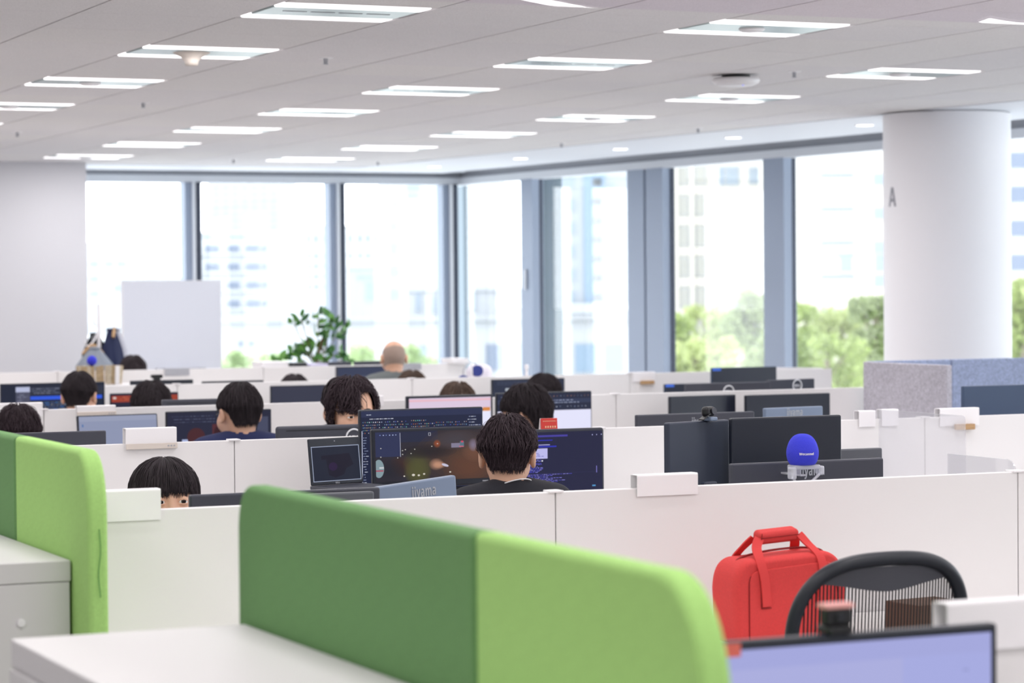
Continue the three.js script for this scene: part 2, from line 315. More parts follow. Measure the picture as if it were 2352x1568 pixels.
// transparent smoke curtain hanging from the ceiling: wavy film that mirrors the lamps
{
  const w = 9.2, h = 0.5, nx = 260, ny = 12, g = new THREE.PlaneGeometry(w, h, nx, ny), p = g.attributes.position;
  for (let i = 0; i < p.count; i++) {
    const x = p.getX(i), y = p.getY(i), f = (0.5 - y / h);
    p.setZ(i, -0.023 * y + 0.003 * f * Math.sin(x * 2.3 + 0.6) + 0.0026 * f * Math.sin(x * 5.7 + y * 2) + 0.0003 * f * Math.sin(x * 13 + 2));
  }
  g.computeVertexNormals();
  const s = thing('smoke_curtain', 'transparent hanging smoke curtain across the ceiling at the top right', 'smoke curtain', [3.2, H, -5.23]);
  part(s, 'film', g, M.smoke, [0, -h / 2, 0]);
  part(s, 'head_rail', box(w, 0.02, 0.03), M.white, [0, 0.0, 0]);
}

// ------------------------------------------------------------------ desks and desk screens
const FONT = globalThis.sceneFont;
const PZ = [-3.53, -6.36, -9.15, -12.03, -14.85, -17.70];
const JOINTS = [1.56, 2.957, 4.452, 5.947, 7.442, 8.937];
{
  const rowWords = ['the nearest row at the lower right', 'the row behind the red bag', 'the row before the man in black', 'the row before the man in navy', 'the fourth row', 'the last row by the far windows'];
  const ends = [3, 4, 4, 4, 5, 4];
  const capG = rbox(0.042, 0.006, 0.046, 0.002), legG = box(0.05, desktopY - 0.03, 0.05);
  PZ.forEach((z, r) => {
    const n = ends[r];
    const s = thing('desk_screen', 'long white desk screen of ' + rowWords[r], 'desk screen', [0, 0, z], 0, 'white desk screens');
    const d = thing('bench_desk', 'white double-sided bench desk of ' + rowWords[r], 'desk', [0, 0, z], 0, 'bench desks');
    for (let i = 0; i < n; i++) {
      const x0 = JOINTS[i], x1 = (r === 5 && i === n - 1) ? 7.52 : JOINTS[i + 1], w = x1 - x0;
      part(s, 'panel', rbox(w - 0.003, 0.66, 0.028, 0.003), M.panel, [(x0 + x1) / 2, 0.77, 0]);
      if (i) part(s, 'joint_cap', capG, M.white, [x0, 1.1015, 0]);
      for (const k of [-1, 1]) {
        part(d, 'desktop', rbox(w - 0.004, 0.025, 0.68, 0.004), M.desk, [(x0 + x1) / 2, desktopY - 0.0125, k * 0.358]);
        part(d, 'leg', legG, M.white, [x0 + 0.06, (desktopY - 0.03) / 2, k * 0.6]);
      }
    }
    for (const k of [-1, 1]) part(d, 'leg', legG, M.white, [JOINTS[n] - 0.06, (desktopY - 0.03) / 2, k * 0.6]);
  });
  // rounded white end panel of the fourth row
  const sh = new THREE.Shape(); sh.moveTo(-0.2, 0); sh.lineTo(0.2, 0); sh.lineTo(0.2, 0.33); sh.quadraticCurveTo(0.2, 0.38, 0.15, 0.38); sh.lineTo(-0.2, 0.39); sh.closePath();
  single('end_panel', new THREE.ExtrudeGeometry(sh, { depth: 0.02, bevelEnabled: true, bevelSize: 0.004, bevelThickness: 0.004, bevelSegments: 2 }), M.white, 'white screen end panel with a rounded corner behind the dark monitors', 'panel', [8.76, desktopY, -14.97]);
}
// acrylic dividers between seats
{
  const mk = (len, top, r) => { const h = top - desktopY, s = new THREE.Shape(); s.moveTo(0, 0); s.lineTo(len, 0); s.lineTo(len, h - r); s.quadraticCurveTo(len, h, len - r, h); s.lineTo(0, h); s.closePath(); const g = new THREE.ExtrudeGeometry(s, { depth: 0.005, bevelEnabled: false }); g.rotateY(-Math.PI / 2); return g; };
  single('acrylic_divider', mk(0.36, 1.128, 0.05), M.acrylic, 'low clear acrylic divider with a rounded corner right of the monitors', 'divider', [4.5, desktopY, -6.78]);
  single('acrylic_divider', mk(0.62, 1.14, 0.02), M.acrylic, 'taller frosted acrylic divider standing in front of the second white screen at the right', 'divider', [5.72, desktopY, -9.12]);
}
// grey felt booth at the right
{
  const a = single('privacy_screen', rbox(0.035, 1.14, 0.80, 0.006), M.felt, 'grey felt privacy panel seen side-on in front of the round column', 'felt panel', [7.42, 0.67, -11.57]);
  const b = thing('felt_screen', 'blue-grey felt screen running behind the dark monitor at the right edge', 'felt panel', [7.46, 0.1, -12.03]);
  part(b, 'panel', rbox(0.52, 1.14, 0.03, 0.006), M.feltBlue, [0.27, 0.57, 0]);
  part(b, 'panel', rbox(1.4, 1.14, 0.03, 0.006), M.feltBlue, [1.24, 0.57, 0]);
  for (const m of [a.geometry, b.children[0].geometry, b.children[1].geometry]) { const p = m.attributes.position, u = m.attributes.uv, n = m.attributes.normal; for (let i = 0; i < p.count; i++) u.setXY(i, (Math.abs(n.getX(i)) > 0.6 ? p.getZ(i) : p.getX(i)) * 2.2, p.getY(i) * 2.2); }
}
// ------------------------------------------------------------------ storage cabinets with green screens
{
  const cab = (name, label, x0, x1, z0, z1, group) => {
    const w = x1 - x0, d = z1 - z0, t = thing(name, label, 'cabinet', [(x0 + x1) / 2, 0, (z0 + z1) / 2], 0, group);
    part(t, 'body', rbox(w - 0.006, 0.945, d - 0.004, 0.002), M.cabinet, [0, 0.5285, 0]);
    part(t, 'plinth', box(w - 0.04, 0.06, d - 0.03), M.grey, [0, 0.03, 0]);
    part(t, 'top', rbox(w, 0.048, d, 0.004), M.cabinet, [0, 1.026, 0]);
    for (const k of [-1, 1]) { const dr = part(t, 'door', rbox(0.018, 0.925, d / 2 - 0.005, 0.002), M.cabinet, [-w / 2 + 0.006, 0.535, k * d / 4]); part(dr, 'handle', rbox(0.012, 0.10, 0.014, 0.004), M.steel, [-0.012, 0.1, -k * (d / 4 - 0.05)]); }
    return t;
  };
  const a = cab('storage_cabinet', 'white low storage cabinet in the left foreground with a yellow tape mark', 1.035, 1.462, -4.465, -3.565, 'white storage cabinets');
  part(a, 'tape', box(0.001, 0.028, 0.10), std('#ecca52', 0.7), [-0.2175, 0.955, -0.375], undefined, 'yellow tape');
  cab('storage_cabinet', 'white low storage cabinet at the bottom edge beside the light green screen', 1.035, 1.462, -3.563, -2.665, 'white storage cabinets');
  const b = cab('storage_cabinet', 'white low storage cabinet at the left edge beside the light green screen end', 1.035, 1.464, -6.615, -5.715, 'white storage cabinets');
  part(b, 'lock_cap', cyl(0.009, 0.009, 0.006, 18), M.white, [0.1, 0.916, 0.45], [Math.PI / 2, 0, 0]);
  cab('storage_cabinet', 'white low storage cabinet at the left edge beside the dark green screen', 1.035, 1.464, -7.517, -6.617, 'white storage cabinets');
  const green = (label, mat, z0, z1, rFar, rNear, group) => {   // profile in z-y, extruded along x
    const h = 1.30, s = new THREE.Shape(), y0 = 0.03; s.moveTo(z0, y0); s.lineTo(z1, y0);
    if (rNear) { s.lineTo(z1, h - rNear * 1.5); s.bezierCurveTo(z1, h - rNear * 0.6, z1 - rNear * 0.4, h, z1 - rNear, h); } else s.lineTo(z1, h);
    if (rFar) { s.lineTo(z0 + rFar, h); s.bezierCurveTo(z0 + rFar * 0.4, h, z0, h - rFar * 0.5, z0, h - rFar * 1.3); } else s.lineTo(z0, h);
    s.closePath();
    const g = new THREE.ExtrudeGeometry(s, { depth: 0.02, bevelEnabled: true, bevelSize: 0.013, bevelThickness: 0.013, bevelSegments: 12, bevelOffset: -0.013, curveSegments: 24 });
    g.rotateY(-Math.PI / 2); g.translate(0.010, 0, 0);
    { const u = g.attributes.uv, p = g.attributes.position; for (let i = 0; i < u.count; i++) u.setXY(i, (p.getZ(i) + p.getX(i)) * 12, (p.getY(i) + p.getX(i) * 0.3) * 12); }
    const t = thing('fabric_screen', label, 'fabric screen', [1.490, 0, 0], 0, group);
    part(t, 'upholstery', g, mat);
    for (const z of [z0 + 0.15, z1 - 0.15]) part(t, 'foot', rbox(0.044, 0.03, 0.12, 0.006), M.grey, [0, 0.015, z]);
    return t;
  };
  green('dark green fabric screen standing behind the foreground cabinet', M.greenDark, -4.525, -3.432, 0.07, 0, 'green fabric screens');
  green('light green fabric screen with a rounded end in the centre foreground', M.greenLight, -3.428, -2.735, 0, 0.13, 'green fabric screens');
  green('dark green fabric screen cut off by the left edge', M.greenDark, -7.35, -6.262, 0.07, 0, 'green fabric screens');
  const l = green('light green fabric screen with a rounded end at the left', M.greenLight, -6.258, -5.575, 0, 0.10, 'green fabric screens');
  part(l, 'zip_pull', tube([[0, 1.13, -5.568], [0.002, 1.08, -5.566], [-0.003, 1.03, -5.567], [0.001, 0.98, -5.566]], 0.0014, 14, 6), std('#5c9a4a', 0.8));
}
// ------------------------------------------------------------------ cards and clips on the screens
{
  const card = (label, x0, x1, y0, y1, z, opt = {}) => {
    const t = thing('desk_sign', label, 'sign holder', [(x0 + x1) / 2, y0, z], 0, 'plates clipped on the desk screens'), w = x1 - x0, h = y1 - y0;
    const s = new THREE.Shape(); s.moveTo(0.019, 0); s.lineTo(0.021, 0); s.lineTo(0.0215, h - 0.006); s.quadraticCurveTo(0.0215, h, 0.016, h); s.lineTo(-0.016, h); s.quadraticCurveTo(-0.0215, h, -0.0215, h - 0.006); s.lineTo(-0.021, 0); s.lineTo(-0.019, 0); s.lineTo(-0.0192, h - 0.006); s.quadraticCurveTo(-0.0192, h - 0.0022, -0.016, h - 0.0022); s.lineTo(0.016, h - 0.0022); s.quadraticCurveTo(0.0192, h - 0.0022, 0.0192, h - 0.006); s.closePath();
    const g = new THREE.ExtrudeGeometry(s, { depth: w, bevelEnabled: false, curveSegments: 6 }); g.rotateY(-Math.PI / 2); g.translate(w / 2, 0, 0);
    part(t, 'sleeve', g, opt.grey ? M.grey : M.paper);
    if (opt.strip) { const b = part(t, 'clip_bar', rbox(w + 0.002, 0.02, 0.008, 0.002), M.beige, [0, 0.012, 0.0265]); for (let i = 0; i < 3; i++) part(b, 'button', cyl(0.003, 0.003, 0.002, 14), M.grey, [w / 2 - 0.012 - i * 0.011, 0, 0.005], [Math.PI / 2, 0, 0]); }
    if (opt.wood) part(t, 'wooden_block', rbox(opt.wood[1] - opt.wood[0], 0.024, 0.02, 0.003), M.oak, [(opt.wood[0] + opt.wood[1]) / 2 - (x0 + x1) / 2, -0.004, 0.032]);
    return t;
  };
  card('white plate with a beige bar and three buttons clipped on the second screen', 2.545, 2.735, 1.078, 1.156, PZ[2], { strip: 1 });
  card('plain white plate on the first screen beside the left green screen end', 1.66, 1.856, 1.075, 1.153, PZ[1]);
  card('plain white plate on the first screen left of the angled dark monitor', 3.2, 3.387, 1.078, 1.137, PZ[1]);
  card('white plate with a beige bar on the third screen at the left', 3.114, 3.30, 1.063, 1.113, PZ[3], { strip: 1 });
  card('white plate held by a wooden block on the second screen at the right', 6.017, 6.211, 1.061, 1.135, PZ[2], { wood: [6.085, 6.178] });
  card('small white plate on the second screen, left of the pair by the acrylic divider', 5.626, 5.705, 1.07, 1.136, PZ[2]);
  card('small white plate on the second screen, right of the pair by the acrylic divider', 5.735, 5.815, 1.07, 1.139, PZ[2]);
  card('white plate with a wooden block on the fourth screen before the windows', 7.459, 7.621, 1.045, 1.108, PZ[4], { wood: [7.511, 7.605] });
  card('grey plate on the last screen under the whiteboard', 5.215, 5.395, 1.055, 1.108, PZ[5], { grey: 1 });
  card('white plate on the nearest screen at the lower right edge', 2.325, 2.62, 1.06, 1.139, PZ[0]);
  card('white plate on the third screen, overlapping the dark screen with a magenta glow', 4.50, 4.66, 1.075, 1.125, PZ[3]);
  card('grey plate on the last screen right of the bald man', 7.0, 7.16, 1.06, 1.108, PZ[5], { grey: 1 });
  card('white plate on the third screen at the left edge', 2.72, 2.95, 1.07, 1.135, PZ[3]);
}
// ------------------------------------------------------------------ screens' pictures
function picture(w, h, draw) { const c = document.createElement('canvas'); c.width = w; c.height = h; const g = c.getContext('2d'); draw(g, w, h); const t = new THREE.CanvasTexture(c); t.colorSpace = THREE.SRGBColorSpace; return t; }
const R = (g, c, x, y, w, h) => { g.fillStyle = c; g.fillRect(x, y, w, h); };
function lines(g, x, y, n, dy, cols, wmax, h = 3) { for (let i = 0; i < n; i++) { let cx = x + (rnd() < 0.4 ? 10 : 0); const end = x + wmax * rr(0.3, 1); while (cx < end) { const w = rr(4, 26); R(g, cols[Math.floor(rnd() * cols.length)], cx, y + i * dy, w, h); cx += w + rr(3, 7); } } }
function dots(g, x, y, n, dx, cols, r = 2.4) { for (let i = 0; i < n; i++) { if (rnd() < 0.12) continue; R(g, cols[Math.floor(rnd() * cols.length)], x + i * dx, y + rr(-0.6, 0.6), r * rr(1, 2.2), r * rr(1.2, 2)); } }
const blob = (g, c, x, y, rx, ry, a = 0) => { g.fillStyle = c; g.beginPath(); g.ellipse(x, y, rx, ry, a, 0, 7); g.fill(); };
const PIC = {
  code: picture(512, 300, (g, w, h) => { R(g, '#1f2537', 0, 0, w, h); R(g, '#b9bfdc', 70, 14, 70, 28); R(g, '#4d4f63', 70, 42, 70, 260); lines(g, 78, 56, 20, 11, ['#8b8fa8', '#6d7290'], 55); R(g, '#2c3142', 140, 14, 370, 46); lines(g, 150, 24, 3, 12, ['#6f7690', '#8f95ab'], 330); R(g, '#2f5be0', 142, 66, 360, 20); R(g, '#232a3c', 142, 90, 360, 210); lines(g, 150, 100, 16, 12, ['#4d86d8', '#8a93ad', '#b6bccb', '#5f6f9d'], 300); }),
  orange: picture(512, 300, (g, w, h) => { R(g, '#23243a', 0, 0, w, h); R(g, '#a2402c', 0, 10, w, 46); R(g, '#d9c7c2', 12, 18, 24, 16); lines(g, 60, 20, 2, 14, ['#d98a6a', '#6c2f24'], 380); R(g, '#40476a', 190, 84, 280, 200); lines(g, 200, 96, 12, 14, ['#8fa3d8', '#5f76b8'], 240); }),
  magenta: picture(512, 300, (g, w, h) => { R(g, '#3a3c4e', 0, 0, w, h); R(g, '#5a5864', 0, 130, 100, 170); blob(g, '#8a3a8c', 420, 200, 90, 110); blob(g, '#c858c0', 430, 220, 52, 70); blob(g, '#ee93de', 440, 236, 26, 40); }),
  lavender: picture(512, 300, (g, w, h) => { R(g, '#9aa2c0', 0, 0, w, h); R(g, '#a4abc6', 0, 0, w, 26); R(g, '#5d7fb8', 18, 40, 10, 14); lines(g, 210, 250, 2, 18, ['#7f88a8'], 60); }),
  video: picture(512, 300, (g, w, h) => { R(g, '#2b2d42', 0, 0, w, h); lines(g, 20, 18, 3, 14, ['#5a5f7a', '#3f4460'], 420); R(g, '#b7c3ea', 70, 130, 30, 14); blob(g, '#7a3f3d', 140, 200, 42, 60); blob(g, '#4e2b30', 140, 120, 44, 44); R(g, '#5b2f36', 220, 60, 140, 210); blob(g, '#9a6450', 290, 210, 50, 60); blob(g, '#3d2228', 290, 100, 62, 44); R(g, '#39424f', 400, 150, 90, 100); R(g, '#1b1e30', 0, 275, w, 25); dots(g, 60, 283, 20, 18, ['#8b93b8', '#b0b8d8']); R(g, '#4b4f68', 400, 30, 100, 240); }),
  pink: picture(512, 300, (g, w, h) => { R(g, '#efe9f6', 0, 0, w, h); R(g, '#dcc9de', 0, 0, w, 60); R(g, '#e9b9c4', 0, 8, w, 10); R(g, '#2b2c38', 0, 62, 60, 16); R(g, '#2b2c38', 372, 62, 90, 14); R(g, '#d98a46', 462, 56, 46, 20); R(g, '#e6e6fb', 60, 80, 450, 220); }),
  white: picture(512, 300, (g, w, h) => { R(g, '#e3e3fa', 0, 0, w, h); R(g, '#262b40', 0, 0, w, 88); R(g, '#333a54', 0, 30, w, 22); dots(g, 20, 14, 26, 19, ['#c7cbe0', '#8189a8', '#b07a6a']); lines(g, 300, 36, 2, 12, ['#aab2cc'], 190); dots(g, 20, 68, 24, 20, ['#8d96b8', '#c9cee0']); R(g, '#b9bbd0', 300, 190, 60, 4); R(g, '#9fa3ba', 360, 270, 6, 14); }),
  slate: picture(512, 300, (g, w, h) => { R(g, '#30364a', 0, 0, w, h); lines(g, 20, 12, 2, 14, ['#555d78'], 440); R(g, '#cfd8e2', 90, 54, 170, 120); R(g, '#c98b80', 110, 90, 60, 8); R(g, '#f2f2f4', 420, 80, 90, 220); }),
  toolbar: picture(1024, 600, (g, w, h) => { R(g, '#232841', 0, 0, w, h); R(g, '#2e3452', 0, 0, w, 46); lines(g, 44, 26, 1, 20, ['#c9cede'], 120, 5); lines(g, 70, 58, 1, 10, ['#aab0c8', '#dfe2ee'], 300, 5); const cs = ['#e4e7f2', '#cfa9a0', '#7fb0d8', '#d87a4a', '#a9b4d0', '#5f6fd8', '#e0c090', '#79c3b0']; dots(g, 14, 82, 22, 17, cs, 4); dots(g, 420, 78, 8, 17, cs, 4); for (let i = 0; i < 4; i++) { dots(g, 14, 104 + i * 20, 26, 15, cs, 3.4); dots(g, 420, 104 + i * 20, 13, 16, cs, 3.4); dots(g, 630, 98 + i * 20, 18, 15, cs, 3.4); } lines(g, 900, 60, 5, 22, ['#9fa8c8', '#d9deee'], 100, 4); R(g, '#d9def4', 4, 150, 5, 420); lines(g, 16, 200, 18, 20, ['#9aa6c8', '#d4daec'], 40, 4); R(g, '#c8685a', 0, 560, 60, 40); }),
  film: picture(1024, 600, (g, w, h) => { // paused video of a workshop: brown blurs, a hand, a can
    R(g, '#33303a', 0, 0, w, h); R(g, '#33395c', 0, 0, 220, 300); R(g, '#2c3048', 220, 0, 340, 130);
    const soft = (c, x, y, rx, ry, n = 8) => { g.save(); for (let i = n; i > 0; i--) { g.globalAlpha = 1.6 / n; blob(g, c, x, y, rx * i / n, ry * i / n); } g.restore(); };
    soft('#5b3f30', 760, 320, 420, 360); soft('#6e4534', 860, 470, 260, 240); soft('#4a3226', 230, 420, 120, 130); soft('#585a33', 370, 420, 130, 230); soft('#585a33', 370, 500, 120, 160); soft('#262228', 470, 250, 260, 90); soft('#7d5442', 900, 250, 130, 150); soft('#4a4450', 720, 120, 220, 120); soft('#262a33', 110, 470, 160, 140);
    soft('#b3552c', 552, 160, 34, 52); R(g, '#8e88a0', 680, 160, 90, 54); R(g, '#5f7f90', 760, 140, 36, 70); R(g, '#e24a68', 770, 134, 20, 20); R(g, '#e86a80', 752, 196, 40, 12); soft('#8f88a4', 880, 190, 44, 80); soft('#d7a183', 540, 410, 66, 72); soft('#d7a183', 570, 420, 60, 44); blob(g, '#d8d4ea', 620, 424, 34, 15, 0.5);
    blob(g, '#8fa6ae', 26, 440, 46, 110); R(g, '#d9dde2', 30, 420, 40, 20); R(g, '#b8566a', 0, 458, 66, 16);
    R(g, '#b9bcd0', 219, 14, 5, 290); dots(g, 40, 32, 6, 28, ['#8fa2e8', '#b9c4f0'], 6); for (const [x, y] of [[48, 196], [46, 300], [240, 230], [266, 218], [350, 218], [316, 268], [240, 276], [196, 316], [504, 190], [556, 160]]) blob(g, '#d5d2cc', x, y, 6, 6); g.strokeStyle = '#c9cad6'; g.lineWidth = 4; g.strokeRect(478, 24, 18, 34); for (const [x, y, r] of [[250, 540, 8], [332, 530, 14], [380, 536, 11], [428, 522, 10], [664, 510, 9]]) blob(g, '#e9e2d6', x, y, r, r); }),
  purple: picture(768, 560, (g, w, h) => { R(g, '#262745', 0, 0, w, h); R(g, '#4b43a6', 100, 24, 405, 16); dots(g, 690, 28, 3, 34, ['#b7b9e8'], 5); R(g, '#2b2fb0', 100, 62, 290, 9); R(g, '#b7b6f2', 220, 100, 150, 7); R(g, '#3338c0', 150, 112, 270, 12); R(g, '#c9c6fb', 180, 132, 172, 84); lines(g, 250, 170, 3, 12, ['#5b58b8'], 80, 4); R(g, '#f0efff', 306, 228, 11, 11); lines(g, 210, 224, 12, 9, ['#8f8be8', '#4a48c8', '#6a67d8'], 110, 5); R(g, '#343563', 100, 336, 630, 2); lines(g, 200, 344, 8, 10, ['#7a74e8', '#5550c8', '#9a94f4'], 440, 4); R(g, '#8c87e0', 722, 290, 5, 56); R(g, '#5aa0d8', 690, 446, 26, 12); }),
  laptop: picture(512, 340, (g, w, h) => { R(g, '#1a1f30', 0, 0, w, h); g.strokeStyle = '#aab4cc'; g.lineWidth = 6; g.strokeRect(4, 4, w - 8, h - 8); g.fillStyle = '#141023'; g.beginPath(); g.moveTo(100, 90); g.lineTo(400, 80); g.lineTo(440, 190); g.lineTo(360, 220); g.lineTo(330, 280); g.lineTo(240, 310); g.lineTo(170, 280); g.lineTo(150, 130); g.lineTo(100, 130); g.fill(); blob(g, '#241238', 220, 200, 46, 40); }),
  office: picture(512, 300, (g, w, h) => { R(g, '#565c72', 0, 0, w, h); R(g, '#3f4660', 0, 0, w, 70); R(g, '#b8c2e2', 60, 120, 220, 160); R(g, '#e4e6f4', 180, 130, 110, 150); R(g, '#7c84a0', 300, 90, 200, 200); }),
  mail: picture(1024, 600, (g, w, h) => { R(g, '#aeb1e2', 0, 0, w, h); R(g, '#a7abe0', 0, 0, w, 60); R(g, '#a9aee4', 700, 60, 324, 540); lines(g, 160, 168, 1, 20, ['#7f84bd'], 240, 9); lines(g, 160, 220, 5, 34, ['#8a8fc4', '#797fbb'], 700, 9); R(g, '#9296cc', 920, 110, 20, 6); }),
};
const screenMat = (t, k = 1) => new THREE.MeshPhysicalMaterial({ color: '#0a0b10', roughness: 0.5, specularIntensity: 0.35, emissive: 0xffffff, emissiveMap: t, emissiveIntensity: k });
const screenOff = std('#1c2130', 0.35);
const text = (s, size, depth = 0.0012) => { const g = new TextGeometry(s, { font: FONT, size, depth, curveSegments: 4 }); g.computeBoundingBox(); const b = g.boundingBox; g.translate(-(b.min.x + b.max.x) / 2, -(b.min.y + b.max.y) / 2, 0); return g; };
const monoLogo = text('iiyama', 0.024); monoLogo.scale(0.8, 1.25, 1); const ringLogo = merge([new THREE.TorusGeometry(0.031, 0.0035, 8, 40), at(text('DELL', 0.013, 0.002), 0, 0, 0)]);
// a monitor: screen faces local +z; back shows a maker's mark
function monitor(label, o) {
  const w = o.w ?? 0.54, h = o.h ?? 0.325, dk = desktopY, t = thing('monitor', label, 'monitor', [o.x, dk, o.z], o.turn ?? 0, o.group ?? (o.pic || o.off ? 'monitors facing the camera' : 'monitors seen from behind'));
  const yc = o.top - h / 2 - dk, hm = o.mat ?? M.housingBlack, bz = o.bezel ?? 0.008, chin = o.chin ?? 0.014, tilt = o.tilt ?? 0;
  const head = part(t, 'housing', rbox(w, h, 0.024, o.r ?? 0.006, 3), hm, [0, yc, 0], [tilt, 0, o.roll ?? 0]);
  part(head, 'display_screen', box(w - 2 * bz, h - bz - chin, 0.001), o.pic ? screenMat(PIC[o.pic], o.k ?? 0.9) : screenOff, [0, (chin - bz) / 2, 0.0123]);
  if (!o.noBulge) part(head, 'rear_cover', rbox(w * 0.55, h * 0.5, 0.028, 0.012, 3), hm, [0, -h * 0.12, -0.022]);
  if (o.topLip) part(head, 'rear_slot', box(w * 0.86, 0.003, 0.002), M.black, [0, h / 2 - 0.018, -0.0122]);
  if (o.logo === 'text') part(head, 'logo', monoLogo, M.logo, [o.lx ?? 0, o.ly ?? h / 2 - 0.045, -0.0125], [0, Math.PI, 0], 'maker name in grey letters');
  if (o.logo === 'ring') part(head, 'logo', ringLogo, M.logoWhite, [o.lx ?? 0, o.ly ?? h / 2 - 0.05, -0.013], [0, Math.PI, 0], 'round silver maker badge');
  if (o.sticker) part(head, 'sticker', box(0.06, 0.016, 0.0006), std('#3a6fe0', 0.5), [-w / 2 + 0.035, h / 2 - 0.011, 0.0128], undefined, 'blue corner sticker');
  if (o.note) part(head, 'label_note', box(0.055, 0.022, 0.0006), M.paper, [o.note, h / 2 - 0.04, -0.0128], [0, 0, -0.25]);
  if (o.pinkTag) part(head, 'tag', box(0.075, 0.02, 0.0008), std('#d9665a', 0.6), [-w / 2 + 0.04, o.pinkTag, 0.0132], undefined, 'coral red label strip');
  if (o.marks) { part(head, 'brand_mark', at(text('iiyama', 0.006, 0.0006), 0, 0, 0), std('#c94a5a', 0.5), [-0.01, -h / 2 + 0.012, 0.0122]); part(head, 'power_mark', box(0.022, 0.004, 0.0006), M.logo, [w / 2 - 0.03, -h / 2 + 0.014, 0.0124]); }
  part(t, 'stand_neck', rbox(0.055, Math.max(0.06, yc), 0.022, 0.006), hm, [0, Math.max(0.06, yc) / 2, -0.05]);
  part(t, 'stand_base', rbox(0.24, 0.012, 0.17, 0.005), hm, [0, 0.006, -0.03]);
  return t;
}
const BACK = Math.PI;
// row 1, seen from behind over the first screen
monitor('dark monitor back with a slanted paper label beside the woman with the fringe', { x: 2.298, z: -6.66, top: 1.108, turn: BACK, mat: M.housing, note: 0.02 });
monitor('blue-grey monitor back with maker name, turned askew in front of the man in black', { x: 2.738, z: -6.80, top: 1.110, w: 0.275, h: 0.24, turn: BACK + 0.25, roll: -0.07, mat: M.housingBlue, logo: 'text', lx: -0.02, ly: 0.085 });
monitor('dark laptop-sized display top peeping over the first screen by the dark green screen', { x: 2.40, z: -6.62, top: 1.101, w: 0.27, h: 0.2, turn: BACK, mat: M.housingGrey });
monitor('tall dark monitor turned askew with the black webcam on it', { x: 3.70, z: -6.93, top: 1.245, w: 0.26, h: 0.36, turn: BACK + 0.30, mat: M.housingDark, noBulge: 1 });
monitor('large plain near-black monitor back behind the blue foam ball', { x: 3.99, z: -6.90, top: 1.252, w: 0.385, h: 0.34, turn: BACK, mat: M.housingBlack, noBulge: 1 });
monitor('wide charcoal monitor back with maker name under the blue foam ball', { x: 3.90, z: -6.62, top: 1.136, w: 0.515, h: 0.30, turn: BACK, mat: M.housing, logo: 'text', lx: -0.01, ly: 0.118, noBulge: 1 });
monitor('grey monitor back peeping out right of the large black monitor', { x: 4.28, z: -7.06, top: 1.134, w: 0.30, h: 0.26, turn: BACK, mat: M.housingGrey, noBulge: 1 });
// row 2, in front of the man in the black T-shirt
monitor('monitor showing dark toolbars full of small icons', { x: 3.633, z: -8.98, top: 1.206, w: 0.495, h: 0.31, pic: 'toolbar', k: 0.95, bezel: 0.005 });
monitor('monitor showing a paused brown workshop video with a hand', { x: 3.585, z: -8.76, top: 1.146, w: 0.47, h: 0.215, pic: 'film', k: 0.8, bezel: 0.012, chin: 0.024, marks: 1, tilt: -0.05 });
monitor('monitor with purple code text right of the man in the black T-shirt', { x: 4.08, z: -8.80, top: 1.124, w: 0.44, h: 0.28, pic: 'purple', k: 0.85, bezel: 0.011, r: 0.012 });
{
  const l = thing('laptop', 'black laptop on a stand showing a dark picture with a pale frame', 'laptop', [3.21, desktopY, -8.72], 0.30);
  const lid = part(l, 'lid', rbox(0.232, 0.166, 0.008, 0.004), M.housingBlack, [0, 0.318, -0.02], [-0.12, 0, 0]);
  part(lid, 'display_screen', box(0.215, 0.126, 0.001), screenMat(PIC.laptop, 1), [0, -0.008, 0.0045]);
  part(lid, 'camera_dot', cyl(0.002, 0.002, 0.001, 10), M.grey, [0, 0.072, 0.0045], [Math.PI / 2, 0, 0]);
  part(lid, 'brand_mark', text('DELL', 0.006, 0.0006), M.logo, [0, -0.077, 0.0042]);
  part(l, 'keyboard_deck', rbox(0.232, 0.014, 0.16, 0.004), M.housing, [0, 0.228, 0.062]);
  part(l, 'stand', merge([at(rbox(0.24, 0.006, 0.2, 0.002), 0, 0.218, 0.05), at(box(0.02, 0.21, 0.02), -0.08, 0.108, 0.02), at(box(0.02, 0.21, 0.02), 0.08, 0.108, 0.02), at(rbox(0.22, 0.006, 0.16, 0.002), 0, 0.003, 0.02)]), M.steel);
}
single('label_card', rbox(0.05, 0.018, 0.003, 0.001), std('#e05a52', 0.6), 'small coral label strip under the toolbar monitor by the laptop', 'label', [3.43, desktopY + 0.012, -8.62]);
// row 2, far side
monitor('black monitor back with a silver badge in front of the curly-haired man', { x: 3.50, z: -9.47, top: 1.128, w: 0.54, turn: BACK, mat: M.housing, logo: 'ring', lx: -0.045, topLip: 1, r: 0.014 });
monitor('dark monitor back above the left light green screen', { x: 2.29, z: -9.46, top: 1.134, w: 0.54, turn: BACK, mat: M.housing });
monitor('charcoal monitor back with maker name left of the webcam', { x: 5.065, z: -9.5, top: 1.128, w: 0.55, turn: BACK, mat: M.housing, logo: 'text', lx: -0.02, ly: 0.125, noBulge: 1 });
monitor('pale blue-grey monitor back turned askew behind the large black monitor', { x: 5.60, z: -9.62, top: 1.134, w: 0.31, h: 0.28, turn: BACK + 0.14, mat: M.housingBlue, logo: 'text', ly: 0.115, noBulge: 1 });
monitor('dark blue monitor back in front of the blue-grey felt screen', { x: 6.66, z: -9.5, top: 1.209, w: 0.57, h: 0.34, turn: BACK, mat: std('#3c4d68', 0.45), noBulge: 1 });
